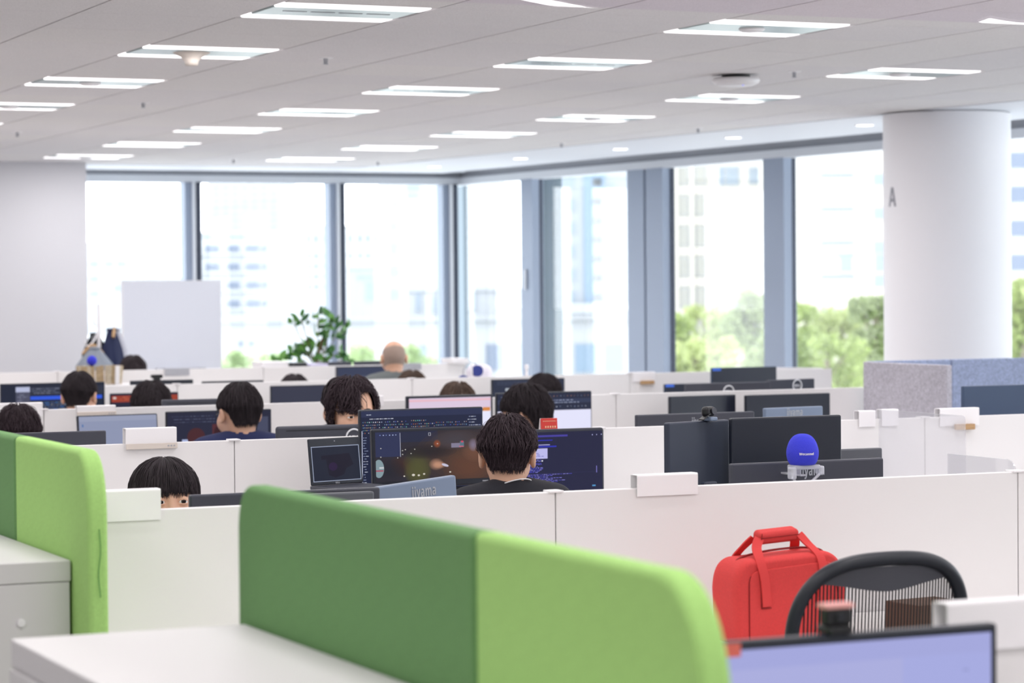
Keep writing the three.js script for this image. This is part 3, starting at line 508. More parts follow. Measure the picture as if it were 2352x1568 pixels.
// row 3
monitor('monitor with a plain lavender-grey screen at the left', { x: 3.215, z: -11.66, top: 1.085, w: 0.385, h: 0.29, pic: 'lavender', k: 0.82, bezel: 0.006, turn: 0.06, tilt: -0.12 });
monitor('monitor with a dark video call beside the man in the navy shirt', { x: 3.71, z: -11.70, top: 1.090, w: 0.515, h: 0.31, pic: 'video', k: 0.85, bezel: 0.006 });
monitor('monitor with a pink toolbar behind the toolbar-icons monitor', { x: 4.883, z: -11.70, top: 1.132, w: 0.455, h: 0.30, pic: 'pink', k: 1.0, bezel: 0.012 });
monitor('monitor with a dark header and bright lilac page before the bushy black hair', { x: 5.39, z: -11.70, top: 1.135, w: 0.52, h: 0.31, pic: 'white', k: 1.0, bezel: 0.006 });
monitor('narrow switched-off black screen, left of a dark pair in the third row', { x: 6.30, z: -11.74, top: 1.094, w: 0.40, h: 0.30, off: 1, turn: 0.08, bezel: 0.005 });
monitor('wide switched-off black screen, right of a dark pair in the third row', { x: 6.755, z: -11.66, top: 1.093, w: 0.50, h: 0.30, off: 1, bezel: 0.005 });
monitor('dark monitor back with a rim groove left of the man in the navy shirt', { x: 3.77, z: -12.33, top: 1.118, w: 0.30, h: 0.26, turn: BACK, mat: M.housing, topLip: 1 });
monitor('charcoal monitor back with a silver badge, left of two in the third row', { x: 6.79, z: -12.36, top: 1.130, w: 0.52, turn: BACK, mat: M.housing, logo: 'ring', ly: 0.115, noBulge: 1 });
monitor('charcoal monitor back with a silver badge, turned askew, right of two in the third row', { x: 7.215, z: -12.42, top: 1.137, w: 0.34, h: 0.28, turn: BACK + 0.2, mat: M.housing, logo: 'ring', lx: -0.04, ly: 0.105, noBulge: 1 });
// row 4
monitor('monitor with dark code and a blue bar at the left edge', { x: 3.62, z: -14.50, top: 1.138, w: 0.60, h: 0.33, pic: 'code', k: 0.95, bezel: 0.006 });
monitor('monitor with an orange title bar behind the dark-haired worker', { x: 4.13, z: -14.42, top: 1.072, w: 0.40, h: 0.26, pic: 'orange', k: 0.9, bezel: 0.006 });
monitor('monitor with a magenta glow on a dark screen', { x: 5.13, z: -14.50, top: 1.090, w: 0.43, h: 0.29, pic: 'magenta', k: 0.9, bezel: 0.006 });
monitor('monitor with a slate screen and a pale window in the fourth row', { x: 6.575, z: -14.50, top: 1.096, w: 0.49, h: 0.30, pic: 'slate', k: 0.9, bezel: 0.006 });
monitor('switched-off screen with a blue sticker, highest of the dark cluster at the right', { x: 8.06, z: -14.46, top: 1.137, w: 0.47, h: 0.29, off: 1, sticker: 1, bezel: 0.004, mat: std('#2c3d52', 0.5) });
monitor('low switched-off screen with a blue sticker at the left of the dark cluster', { x: 7.66, z: -14.40, top: 1.045, w: 0.40, h: 0.26, off: 1, sticker: 1, bezel: 0.004, mat: std('#2c3d52', 0.5) });
monitor('dark monitor top with a black clip-on camera in the fourth row', { x: 4.44, z: -15.12, top: 1.117, w: 0.39, h: 0.27, turn: BACK, mat: M.housingBlack });
monitor('dark monitor top just showing above the fourth screen', { x: 4.88, z: -15.10, top: 1.104, w: 0.39, h: 0.27, turn: BACK, mat: M.housingBlack });
// row 5
monitor('monitor with a slate window in front of the bald man', { x: 6.57, z: -17.32, top: 1.106, w: 0.42, h: 0.28, pic: 'office', k: 0.85, bezel: 0.01, mat: M.housing });
monitor('dark monitor top right of the plant, left one behind the last screen', { x: 6.62, z: -18.05, top: 1.118, w: 0.26, h: 0.24, turn: BACK, mat: M.housing });
monitor('dark monitor top right of the plant, right one behind the last screen', { x: 6.90, z: -18.05, top: 1.120, w: 0.26, h: 0.24, turn: BACK, mat: M.housing });
// nearest row
{
  const m = monitor('blurred near monitor with a pale lavender mail page at the lower right', { x: 2.045, z: -3.36, top: 1.128, w: 0.53, h: 0.32, pic: 'mail', k: 0.95, bezel: 0.013, pinkTag: 0.148 });
  const c = thing('webcam', 'blurred black webcam with a pink cover on the near monitor', 'webcam', [2.028, 1.128, -3.36]); c.scale.setScalar(0.78);
  part(c, 'clip', rbox(0.055, 0.016, 0.05, 0.005), M.black, [0, 0.008, -0.004]);
  part(c, 'body', rbox(0.062, 0.034, 0.03, 0.008, 3), M.black, [0, 0.033, 0]);
  part(c, 'cover', rbox(0.066, 0.010, 0.034, 0.004), std('#e8a8a4', 0.6), [0, 0.054, 0], undefined, 'pink cover');
  part(c, 'lens', cyl(0.009, 0.010, 0.008, 20), M.dark, [0, 0.033, 0.017], [Math.PI / 2, 0, 0]);
  const w = thing('webcam', 'black webcam clipped on the angled dark monitor', 'webcam', [3.735, 1.2445, -6.92], 0.35);
  part(w, 'clip', rbox(0.03, 0.012, 0.04, 0.004), M.housingBlue, [0.006, 0.0065, 0]);
  part(w, 'body', rbox(0.046, 0.03, 0.026, 0.011, 4), M.black, [0, 0.029, 0]);
  part(w, 'lens', merge([at(cyl(0.008, 0.009, 0.006, 20), 0.008, 0.03, 0.015, Math.PI / 2, 0, 0), at(new THREE.TorusGeometry(0.009, 0.0015, 8, 24), 0.008, 0.03, 0.017)]), M.chairPlastic);
  part(w, 'foot', rbox(0.04, 0.004, 0.02, 0.001), M.black, [-0.02, 0.014, 0.004], [0, 0, 0.5]);
  const k = thing('webcam', 'small black clip-on camera on the monitor top in the fourth row', 'webcam', [4.41, 1.118, -15.12]);
  part(k, 'body', rbox(0.07, 0.022, 0.03, 0.006), M.black, [0, 0.022, 0]); part(k, 'clip', rbox(0.04, 0.014, 0.034, 0.004), M.black, [0, 0.006, 0]);
}
// blue foam microphone cover in a clear stand on the first screen
{
  const b = thing('microphone_cover', 'blue foam microphone cover with small white lettering on a clear stand', 'microphone cover', [3.815, 1.1, -6.5]);
  const pts = [[0, 0.124], [0.014, 0.1225], [0.028, 0.115], [0.039, 0.1], [0.0455, 0.08], [0.0465, 0.065], [0.044, 0.05], [0.038, 0.038], [0.03, 0.034], [0, 0.034]].map(([r, y]) => V2(r, y)).reverse();
  const g = new THREE.LatheGeometry(new THREE.SplineCurve(pts).getPoints(40), 48);
  part(b, 'foam', g, M.blueFoam);
  const t = text('Wecannel', 0.0068, 0.0008); const p = t.attributes.position; for (let i = 0; i < p.count; i++) { const a = p.getX(i) / 0.0468; p.setXYZ(i, Math.sin(a) * (0.0468 + p.getZ(i)), p.getY(i), Math.cos(a) * (0.0468 + p.getZ(i))); }
  t.computeVertexNormals(); part(b, 'lettering', t, M.paper, [0, 0.068, 0], [0, -0.26, 0], 'white lettering');
  part(b, 'cradle', merge([at(rbox(0.085, 0.014, 0.05, 0.005), 0.004, 0.028, 0), at(rbox(0.018, 0.036, 0.03, 0.006), -0.042, 0.012, 0.012), at(rbox(0.018, 0.026, 0.03, 0.006), 0.05, 0.018, 0.012), bar([-0.046, 0.0, 0.02], [-0.012, -0.038, 0.022], 0.0035), bar([0.05, 0.012, 0.02], [-0.012, -0.038, 0.022], 0.0045)]), M.clear);
  part(b, 'stem', merge([at(rbox(0.02, 0.03, 0.012, 0.003), 0, 0.016, -0.03), at(rbox(0.02, 0.006, 0.16, 0.002), 0, 0.004, -0.075)]), M.clear);
}
// red desk calendar
{
  const c = thing('desk_calendar', 'small red calendar standing behind the man in black, on the second screen', 'calendar', [4.235, 1.1, -9.15]);
  part(c, 'card', rbox(0.07, 0.045, 0.004, 0.001), std('#cf3b33', 0.7), [0, 0.0225, 0.006], [-0.1, 0, 0]);
  part(c, 'print', merge([...Array(7)].map((_, i) => at(box(0.006, 0.002, 0.0004), -0.024 + i * 0.008, 0.034, 0.0085)).concat([...Array(5)].map((_, i) => at(box(0.005, 0.007, 0.0004), -0.016 + i * 0.01, 0.012, 0.0105)))), std('#f0c9a0', 0.7));
  part(c, 'back_leg', rbox(0.07, 0.045, 0.003, 0.001), M.paper, [0, 0.0225, -0.008], [0.2, 0, 0]);
}

// ------------------------------------------------------------------ the red bag on the near desk
{
  const b = thing('red_bag', 'red fabric briefcase bag with padded handles on the desk', 'bag', [3.435, desktopY + 0.006, -5.98], 0.06);
  const W = 0.33, Hh = 0.215, D = 0.13;
  const s = new THREE.Shape(); const w = W / 2 - 0.012; s.moveTo(-w, 0.01); s.lineTo(w, 0.01); s.lineTo(w + 0.008, 0.13); s.quadraticCurveTo(w + 0.004, Hh - 0.012, w - 0.045, Hh - 0.006); s.lineTo(-w + 0.03, Hh - 0.016); s.quadraticCurveTo(-w - 0.006, Hh - 0.022, -w - 0.008, 0.13); s.closePath();
  const g = new THREE.ExtrudeGeometry(s, { depth: D - 0.05, bevelEnabled: true, bevelSize: 0.014, bevelThickness: 0.025, bevelSegments: 6, curveSegments: 12 }); g.translate(0, 0, -(D - 0.05) / 2);
  { const u = g.attributes.uv; for (let i = 0; i < u.count; i++) u.setXY(i, u.getX(i) * 14, u.getY(i) * 14); }
  part(b, 'body', g, M.red);
  // front pocket, a slightly raised panel with a dark seam
  const f = new THREE.Shape(); const q = W / 2 - 0.035; f.moveTo(-q, 0.004); f.lineTo(q, 0.004); f.lineTo(q, Hh - 0.055); f.quadraticCurveTo(q, Hh - 0.024, q - 0.03, Hh - 0.024); f.lineTo(-q + 0.03, Hh - 0.036); f.quadraticCurveTo(-q, Hh - 0.038, -q, Hh - 0.066); f.closePath();
  const pk = new THREE.ExtrudeGeometry(f, { depth: 0.008, bevelEnabled: true, bevelSize: 0.004, bevelThickness: 0.004, bevelSegments: 3 }); { const u = pk.attributes.uv; for (let i = 0; i < u.count; i++) u.setXY(i, u.getX(i) * 14, u.getY(i) * 14); }
  part(b, 'front_pocket', pk, M.red, [0, 0.002, D / 2 - 0.008]);
  part(b, 'pocket_seam', tube(f.getPoints(8).map((p) => [p.x * 1.035, p.y + 0.002, D / 2 + 0.001]), 0.0014, 60, 5), M.redSeam);
  part(b, 'zip', tube([[-0.155, 0.15, 0.0], [-0.14, 0.205, 0.01], [-0.09, 0.222, 0.012], [0.08, 0.23, 0.012], [0.135, 0.215, 0.01], [0.158, 0.15, 0]], 0.003, 50, 6), M.redSeam);
  for (const [zz, sc] of [[D / 2 + 0.006, 1], [-D / 2 - 0.002, 1]]) {
    const k = Math.sign(zz);
    part(b, 'handle_strap', strap([[-0.085, 0.09, zz + k * 0.003], [-0.092, 0.165, zz + k * 0.003], [-0.098, 0.205, zz * 0.9], [-0.088, 0.24, zz * 0.42], [-0.07, 0.262, zz * 0.2]], 0.026, 0.004, [1, 0.15, 0]), M.red);
    part(b, 'handle_strap', strap([[0.085, 0.09, zz + k * 0.003], [0.092, 0.17, zz + k * 0.003], [0.088, 0.21, zz * 0.9], [0.07, 0.245, zz * 0.42], [0.055, 0.268, zz * 0.2]], 0.026, 0.004, [1, -0.15, 0]), M.red);
  }
  const gr = part(b, 'handle_grip', rbox(0.125, 0.034, 0.042, 0.012, 4), M.red, [-0.008, 0.266, 0], [0.25, 0, 0.05]);
  part(gr, 'grip_seam', merge([at(box(0.12, 0.0012, 0.0012), 0, 0.004, 0.0215), at(box(0.0012, 0.034, 0.0012), -0.058, 0, 0.0213)]), M.redSeam);
  part(b, 'strap_stitching', merge([bar([-0.1, 0.085, D / 2 + 0.0065], [-0.1, 0.14, D / 2 + 0.0065], 0.0012, 5), bar([-0.1, 0.085, D / 2 + 0.0065], [-0.07, 0.085, D / 2 + 0.0065], 0.0012, 5)]), M.redSeam);
  const p = thing('power_adapter', 'beige power adapter with a thin cord behind the red bag', 'adapter', [3.70, desktopY, -6.28]);
  part(p, 'body', rbox(0.10, 0.19, 0.04, 0.006), M.beige, [0, 0.095, 0]);
  part(p, 'cord', tube([[0.05, 0.17, 0], [0.085, 0.165, 0.01], [0.11, 0.13, 0.02], [0.12, 0.05, 0.03], [0.125, 0.004, 0.04]], 0.003, 24, 6), M.white);
  single('carton', rbox(0.17, 0.085, 0.14, 0.003), std('#6b5142', 0.85), 'brown cardboard box behind the mesh chair back', 'box', [3.83, desktopY + 0.0435, -5.88], [0, 0.12, 0]);
}
// ------------------------------------------------------------------ office chairs
function starBase(t) {
  for (let i = 0; i < 5; i++) { const a = i * Math.PI * 0.4 + 0.3, lg = part(t, 'base_leg', at(rbox(0.27, 0.028, 0.045, 0.01), 0.15, 0.075, 0, 0, 0, -0.08), M.chairFrame, [0, 0, 0], [0, a, 0]); part(lg, 'caster', at(cyl(0.027, 0.027, 0.04, 16), 0, 0, 0, Math.PI / 2, 0, 0), M.black, [0.275, 0.028, 0]); }
  part(t, 'gas_lift', cyl(0.025, 0.032, 0.30, 18), M.chairFrame, [0, 0.22, 0]);
}
function meshChair(label, pos, turn) {
  const t = thing('mesh_chair', label, 'chair', pos, turn, 'mesh office chairs'); starBase(t);
  // back outline: wide shoulders, tapering down; chair faces local +z, its back is at -z
  const top = 1.0, bot = 0.50, half = (v) => 0.165 + 0.07 * Math.sin(Math.min(1, v * 1.15) * Math.PI * 0.5), N = 64, ring = [];
  for (let i = 0; i < N; i++) { const a = i / N * Math.PI * 2, c = Math.cos(a), s = Math.sin(a), e = (v, p) => Math.sign(v) * Math.pow(Math.abs(v), p); const v = 0.5 + 0.5 * e(s, 0.62); ring.push([half(v) * e(c, 0.58), lerp(bot, top, v) + (s > 0 ? 0.012 * (1 - Math.abs(c)) : 0), -0.2 - 0.05 * (v - 0.4) + 0.03 * c * c]); }
  const fr = tube(ring, 0.017, 160, 10, true); part(t, 'back_frame', fr, M.chairFrame);
  const zAt = (x, y) => -0.2 - 0.05 * ((y - bot) / (top - bot) - 0.4) + 0.03 * (x / 0.235) ** 2;
  const halfIn = (y) => half((y - bot) / (top - bot)) - 0.012, ribs = [];
  const edgeTop = (x) => { for (let y = top; y > bot; y -= 0.004) { const v = (y - bot) / (top - bot), s = 2 * v - 1, c = Math.pow(Math.max(0, 1 - Math.pow(Math.abs(s), 1 / 0.62 * 2)), 0.29); if (Math.abs(x) < half(v) * c) return y; } return bot; };
  const lower = (x) => Math.min(edgeTop(x) - 0.012, top - 0.056 - 0.008 * Math.cos(x * 18) + 0.04 * Math.abs(x));
  for (let x = -0.205; x <= 0.206; x += 0.0088) { const y1 = lower(x), y0 = bot + 0.03; if (y1 - y0 > 0.03) ribs.push(tube([[x - 0.004, y0, zAt(x, y0)], [x, (y0 + y1) / 2, zAt(x, (y0 + y1) / 2)], [x + 0.004, y1, zAt(x, y1)]], 0.0024, 6, 5)); }
  part(t, 'back_mesh', merge(ribs), M.chairRib);
  const band = []; const idx = []; let k = 0;
  for (let x = -0.215; x <= 0.2151; x += 0.01) { const y1 = edgeTop(x) - 0.002, y0 = Math.min(y1 - 0.006, lower(x)); for (const [y, dz] of [[y0, 0.005], [y1, 0.005], [y1, -0.005], [y0, -0.005]]) band.push(x, y, zAt(x, y) + dz); if (k) for (let j = 0; j < 4; j++) { const a = (k - 1) * 4 + j, b = (k - 1) * 4 + (j + 1) % 4; idx.push(a, a + 4, b, b, a + 4, b + 4); } k++; }
  const bg = new THREE.BufferGeometry(); bg.setAttribute('position', new THREE.Float32BufferAttribute(band, 3)); bg.setIndex(idx); const bh = bg.toNonIndexed(); bh.computeVertexNormals(); part(t, 'top_band', bh, M.chairPlastic);
  part(t, 'spine', tube([[0, 0.42, -0.06], [0, 0.46, -0.2], [0, 0.56, -0.215], [0, 0.70, -0.22]], 0.018, 24, 10), M.chairFrame);
  part(t, 'seat', rbox(0.48, 0.045, 0.46, 0.02, 4), M.chairRib, [0, 0.43, 0.02]);
  for (const s of [-1, 1]) { part(t, 'armrest', merge([at(rbox(0.07, 0.028, 0.24, 0.012), s * 0.29, 0.66, 0.0), bar([s * 0.27, 0.65, -0.05], [s * 0.23, 0.44, -0.08], 0.014)]), M.chairFrame); }
  part(t, 'mechanism', rbox(0.18, 0.06, 0.22, 0.015), M.chairFrame, [0, 0.385, 0]);
  return t;
}
meshChair('black mesh-back office chair in front of the red bag', [3.205, 0.012, -5.31], Math.PI);
meshChair('black mesh-back office chair cut off by the right edge', [3.865, 0, -5.24], Math.PI + 0.2);
const taskChair = (() => { // plain chair under each worker
  const t = thing('task_chair', '', 'chair', [0, 0, 0], 0, 'chairs under the seated workers'); starBase(t);
  part(t, 'seat', rbox(0.46, 0.06, 0.44, 0.025, 3), M.dark, [0, 0.375, 0.03]);
  part(t, 'backrest', rbox(0.42, 0.40, 0.045, 0.02, 3), M.dark, [0, 0.66, -0.235], [-0.1, 0, 0]);
  part(t, 'back_support', tube([[0, 0.36, -0.05], [0, 0.38, -0.24], [0, 0.52, -0.265]], 0.018, 16, 8), M.chairFrame);
  return t;
})();
// ------------------------------------------------------------------ things before the far windows
{
  const w = thing('whiteboard', 'mobile whiteboard with a blank board before the far windows', 'whiteboard', [6.26, 0, -21.0]);
  part(w, 'board', rbox(0.845, 0.98, 0.03, 0.004), std('#e3e6f0', 0.35), [0, 1.243, 0]);
  part(w, 'edge_frame', merge([at(box(0.85, 0.006, 0.034), 0, 1.735, 0), at(box(0.85, 0.006, 0.034), 0, 0.752, 0), at(box(0.006, 0.985, 0.034), -0.423, 1.243, 0), at(box(0.006, 0.985, 0.034), 0.423, 1.243, 0)]), M.white);
  part(w, 'pen_tray', rbox(0.42, 0.016, 0.07, 0.004), M.grey, [0.06, 1.0, 0.045]);
  for (const s of [-1, 1]) { part(w, 'post', box(0.03, 0.72, 0.03), M.steel, [s * 0.36, 0.40, 0]); const ft = part(w, 'foot', rbox(0.04, 0.03, 0.5, 0.01), M.steel, [s * 0.36, 0.055, 0]); for (const k of [-1, 1]) part(ft, 'caster', at(cyl(0.025, 0.025, 0.02, 14), 0, -0.03, 0, 0, 0, Math.PI / 2), M.black, [0, 0, k * 0.22]); }
}
{
  const r = thing('coat_rack', 'white pole coat rack left of the whiteboard', 'coat rack', [5.45, 0, -20.3]);
  part(r, 'pole', cyl(0.015, 0.015, 1.55, 16), M.white, [0, 0.775, 0]);
  part(r, 'base', cyl(0.19, 0.2, 0.02, 36), M.white, [0, 0.01, 0]);
  part(r, 'hook', tube([[0, 1.445, 0], [0.06, 1.44, 0], [0.11, 1.45, 0], [0.135, 1.50, 0]], 0.006, 20, 8), M.white);
  part(r, 'hook', tube([[0, 1.40, 0], [-0.04, 1.39, 0.02], [-0.05, 1.43, 0.03]], 0.006, 16, 8), M.white);
  part(r, 'hook', tube([[0, 1.36, 0], [-0.06, 1.26, 0.06], [-0.13, 1.22, 0.1], [-0.145, 1.26, 0.11]], 0.006, 16, 8), M.white);
  const hanger = (label, x, y, z, turn) => { const t = thing('coat_hanger', label, 'hanger', [x, y, z], turn, 'wooden hangers on the rack'); part(t, 'hook', tube([[0, 0, 0], [0, 0.05, 0], [0.015, 0.07, 0], [0.03, 0.06, 0]], 0.0025, 16, 6), M.steel); part(t, 'shoulder_bar', tube([[-0.085, -0.075, 0], [-0.05, -0.04, 0], [0, -0.008, 0], [0.05, -0.04, 0], [0.085, -0.075, 0]], 0.012, 24, 8), M.oak); part(t, 'neck', rbox(0.05, 0.05, 0.022, 0.01), M.oak, [0, -0.02, 0]); return t; };
  const coat = (label, mat, x, y, z, turn, hw, len, hd, lean = 0) => { // cloth falling from shoulders with vertical folds
    const nu = 48, nv = 18, pos = [], idx = [];
    for (let j = 0; j <= nv; j++) { const v = j / nv, wx = v < 0.22 ? lerp(0.035, hw * 0.93, Math.pow(v / 0.22, 0.9)) : lerp(hw * 0.93, hw, (v - 0.22) / 0.78), wz = lerp(0.03, hd, Math.min(1, v * 3)); for (let i = 0; i < nu; i++) { const a = i / nu * Math.PI * 2, fold = 1 + 0.09 * Math.min(1, v * 2) * Math.sin(a * 7 + 1.3) + 0.04 * Math.sin(a * 13 + v * 3); pos.push(wx * Math.cos(a) * fold + lean * v, -v * len - (v < 0.22 ? 0 : 0), wz * Math.sin(a) * fold); } }
    for (let j = 0; j < nv; j++) for (let i = 0; i < nu; i++) { const a = j * nu + i, b = j * nu + (i + 1) % nu; idx.push(a, b, a + nu, b, b + nu, a + nu); }
    const g = new THREE.BufferGeometry(); g.setAttribute('position', new THREE.Float32BufferAttribute(pos, 3)); g.setIndex(idx); g.computeVertexNormals();
    const t = thing('coat', label, 'coat', [x, y, z], turn, 'coats on the rack'); part(t, 'cloth', g, mat); part(t, 'collar', at(new THREE.TorusGeometry(0.034, 0.012, 8, 24), 0, 0, 0, Math.PI / 2, 0, 0), mat); return t;
  };
  hanger('wooden coat hanger holding the grey jacket', 5.36, 1.235, -20.16, 0.1); hanger('wooden coat hanger holding the navy jacket', 5.575, 1.36, -20.3, 1.2); 
  coat('light grey jacket on the coat rack in front', std('#8b929d', 0.95), 5.37, 1.205, -20.15, 0.1, 0.16, 0.62, 0.085);
  coat('navy jacket hanging on the coat rack', std('#232a49', 0.95), 5.56, 1.345, -20.32, 0.7, 0.13, 0.72, 0.07, 0.03);
  coat('pale grey coat hanging behind the navy jacket', std('#b3b3bd', 0.95), 5.615, 1.345, -20.42, 0.6, 0.13, 0.75, 0.07, 0.03);
  coat('black coat hanging behind the grey jacket', std('#1b1d26', 0.95), 5.45, 1.31, -20.42, 0.2, 0.12, 0.70, 0.05);
}
{ // potted plant
  const px = 7.36, pz = -20.5, t = thing('potted_plant', 'leafy green indoor tree in a pot before the far windows', 'plant', [px, 0, pz]);
  part(t, 'pot', new THREE.LatheGeometry([[0, 0], [0.15, 0], [0.19, 0.34], [0.175, 0.34], [0.17, 0.3], [0, 0.3]].map(([a, b]) => V2(a, b)), 36), M.white);
  part(t, 'soil', cyl(0.168, 0.168, 0.02, 28), std('#3c2e25', 0.95), [0, 0.295, 0]);
  const trunkM = std('#6d5844', 0.9); part(t, 'trunk', tube([[0, 0.3, 0], [0.02, 0.6, 0.01], [-0.02, 0.88, 0], [0.03, 1.15, 0], [0.08, 1.3, 0]], 0.012, 30, 8), trunkM);
  const clumps = [[0.02, 1.42, 0.0, 0.085, 11], [0.12, 1.36, 0.03, 0.10, 15], [0.20, 1.30, -0.02, 0.09, 15], [0.10, 1.25, 0, 0.085, 12], [-0.14, 1.405, 0.02, 0.05, 4], [-0.20, 1.375, 0, 0.03, 3], [-0.11, 1.13, 0.03, 0.085, 14], [-0.20, 1.12, 0, 0.08, 12], [-0.05, 1.18, -0.02, 0.06, 8], [-0.29, 1.055, 0, 0.05, 7], [-0.12, 1.07, 0.02, 0.10, 12], [0.06, 1.15, 0, 0.06, 8], [0.15, 1.11, 0.02, 0.06, 8], [0.22, 1.06, 0, 0.05, 6], [0.05, 1.02, 0, 0.09, 8]];
  const lg = (() => { const s = new THREE.Shape(); s.moveTo(0, 0); s.bezierCurveTo(0.03, 0.015, 0.034, 0.055, 0, 0.09); s.bezierCurveTo(-0.034, 0.055, -0.03, 0.015, 0, 0); const g = new THREE.ExtrudeGeometry(s, { depth: 0.0012, bevelEnabled: false, curveSegments: 4 }); const p = g.attributes.position; for (let i = 0; i < p.count; i++) p.setZ(i, p.getZ(i) + 5 * p.getX(i) ** 2 - 2.2 * p.getY(i) ** 2); g.computeVertexNormals(); return g; })();
  const leafM = ['#3f7a3a', '#55913f', '#6ea84a', '#2f6638'].map((c) => phys(c, 0.5, { transmission: 0.25, thickness: 0 }));
  const twigs = [];
  for (const [x, y, z, r, n] of clumps) { twigs.push(tube([[0, 0.85 + (y - 1) * 0.4, 0], [x * 0.5, lerp(0.95, y, 0.5), z], [x, y, z]], 0.004, 12, 5)); for (let i = 0; i < Math.round(n * 1.2); i++) { const l = part(t, 'leaf', lg, leafM[Math.floor(rnd() * 4)], [x + rr(-r, r), y + rr(-r, r) * 0.55, z + rr(-r, r)], [rr(-1.4, 0.9), rr(0, 6.3), rr(-1.6, 1.6)]); l.scale.setScalar(rr(0.7, 1.15)); } }
  part(t, 'branches', merge(twigs), trunkM);
}
{ // tapered slatted basket with a second blue foam ball
  const t = thing('basket', 'beige slatted bin at the left on the last row', 'basket', [4.66, 1.02, -17.35]);
  for (let i = 0; i < 26; i++) { const a = i / 26 * Math.PI * 2, c = Math.cos(a), s = Math.sin(a), e = (v) => Math.sign(v) * Math.pow(Math.abs(v), 0.6); const x = 0.142 * e(c), z = 0.10 * e(s); part(t, 'slat', at(rbox(0.031, 0.125, 0.006, 0.002), 0, 0.0625, 0, 0.12, 0, 0), i % 3 ? std('#cdb795', 0.8, { map: T.wood }) : std('#e2d6c0', 0.8, { map: T.wood }), [x, 0, z], [0, Math.atan2(e(c) / 0.135, e(s) / 0.10), 0]); }
  part(t, 'bottom', rbox(0.24, 0.006, 0.17, 0.002), M.beige, [0, 0.003, 0]);
  part(t, 'rim_tape', rbox(0.03, 0.126, 0.004, 0.001), M.paper, [0.09, 0.064, 0.12], [0.12, 0, 0]);
  const sh = thing('desk_shelf', 'low white desktop shelf under the beige bin', 'shelf', [4.69, desktopY, -17.35]);
  part(sh, 'top', rbox(0.46, 0.02, 0.26, 0.004), M.white, [0, 0.288, 0]); for (const s of [-1, 1]) part(sh, 'side', rbox(0.02, 0.278, 0.26, 0.004), M.white, [s * 0.21, 0.139, 0]);
  const b = thing('microphone_cover', 'blue foam microphone cover in the beige bin at the left', 'microphone cover', [4.60, 1.03, -17.33]);
  part(b, 'foam', new THREE.SphereGeometry(0.034, 28, 20), M.blueFoam, [0, 0.152, 0]); part(b, 'handle', cyl(0.014, 0.012, 0.13, 16), M.black, [0, 0.065, 0]);
}
{ // white tote with headphones, thermos, boxes on the far desks
  const t = thing('tote_bag', 'white rounded fabric bag behind the fourth screen before the windows', 'bag', [6.64, desktopY, -15.45]);
  part(t, 'body', rbox(0.17, 0.44, 0.11, 0.05, 5), std('#ece8f2', 0.9), [0.02, 0.22, 0]);
  const h = thing('headphones', 'headphones with navy ear cups on the white bag', 'headphones', [6.57, 1.1, -15.36], 0.4);
  part(h, 'headband', tube([[-0.08, -0.02, 0], [-0.07, 0.04, 0], [-0.02, 0.075, 0], [0.03, 0.07, 0], [0.05, 0.04, 0]], 0.004, 24, 8), M.grey);
  part(h, 'ear_cup', at(cyl(0.036, 0.036, 0.03, 24), 0.05, 0.02, 0, Math.PI / 2, 0, 0.4), std('#2c3a86', 0.7)); part(h, 'ear_cup', at(cyl(0.036, 0.036, 0.03, 24), -0.08, -0.04, 0, Math.PI / 2, 0, 0.4), std('#2c3a86', 0.7));
  part(h, 'hanger_hook', bar([0, -0.38, 0.0], [0, 0.07, 0.0], 0.006), M.white);
  const b = thing('bottle', 'white pump bottle behind the fourth screen', 'bottle', [6.885, desktopY, -15.2]);
  part(b, 'body', new THREE.LatheGeometry([[0, 0], [0.034, 0.002], [0.036, 0.28], [0.03, 0.31], [0.013, 0.325], [0.013, 0.34]].map(([a, c]) => V2(a, c)), 28), M.white); part(b, 'pump', merge([at(cyl(0.008, 0.01, 0.09, 14), 0, 0.385, 0), at(rbox(0.024, 0.03, 0.02, 0.006), 0, 0.425, 0)]), M.white);
  single('document_box', rbox(0.20, 0.41, 0.25, 0.004), M.white, 'white document box behind the last screen left of the plant', 'box', [6.12, desktopY + 0.206, -18.05]);
  single('document_box', rbox(0.14, 0.39, 0.25, 0.004), std('#cfcbe6', 0.7), 'pale lilac document box behind the last screen beside the dark tops', 'box', [6.43, desktopY + 0.196, -17.98]);
  single('document_box', rbox(0.10, 0.40, 0.2, 0.004), M.dark, 'dark document box behind the last screen under the plant', 'box', [6.295, desktopY + 0.201, -17.98]);
  single('paper_stack', rbox(0.13, 0.035, 0.22, 0.002), M.paper, 'white folded fabric lying over the last screen at the window corner', 'cloth', [7.44, 1.1195, -17.71]);
}

// ------------------------------------------------------------------ people
const sEll = (p, c, r) => { const x = (p[0] - c[0]) / r[0], y = (p[1] - c[1]) / r[1], z = (p[2] - c[2]) / r[2], k = Math.hypot(x, y, z), q = Math.hypot(x / r[0], y / r[1], z / r[2]); return q < 1e-6 ? -Math.min(...r) : k * (k - 1) / q; };
const sCap = (p, a, b, ra, rb = ra) => { const bx = b[0] - a[0], by = b[1] - a[1], bz = b[2] - a[2], px = p[0] - a[0], py = p[1] - a[1], pz = p[2] - a[2], t = Math.max(0, Math.min(1, (px * bx + py * by + pz * bz) / (bx * bx + by * by + bz * bz))); return Math.hypot(px - bx * t, py - by * t, pz - bz * t) - lerp(ra, rb, t); };
const sMin = (a, b, k) => { const h = Math.max(k - Math.abs(a - b), 0) / k; return Math.min(a, b) - h * h * k * 0.25; };
const sSub = (a, b, k) => { const h = Math.max(k - Math.abs(-a - b), 0) / k; return -(Math.min(-a, b) - h * h * k * 0.25); };   // a minus b
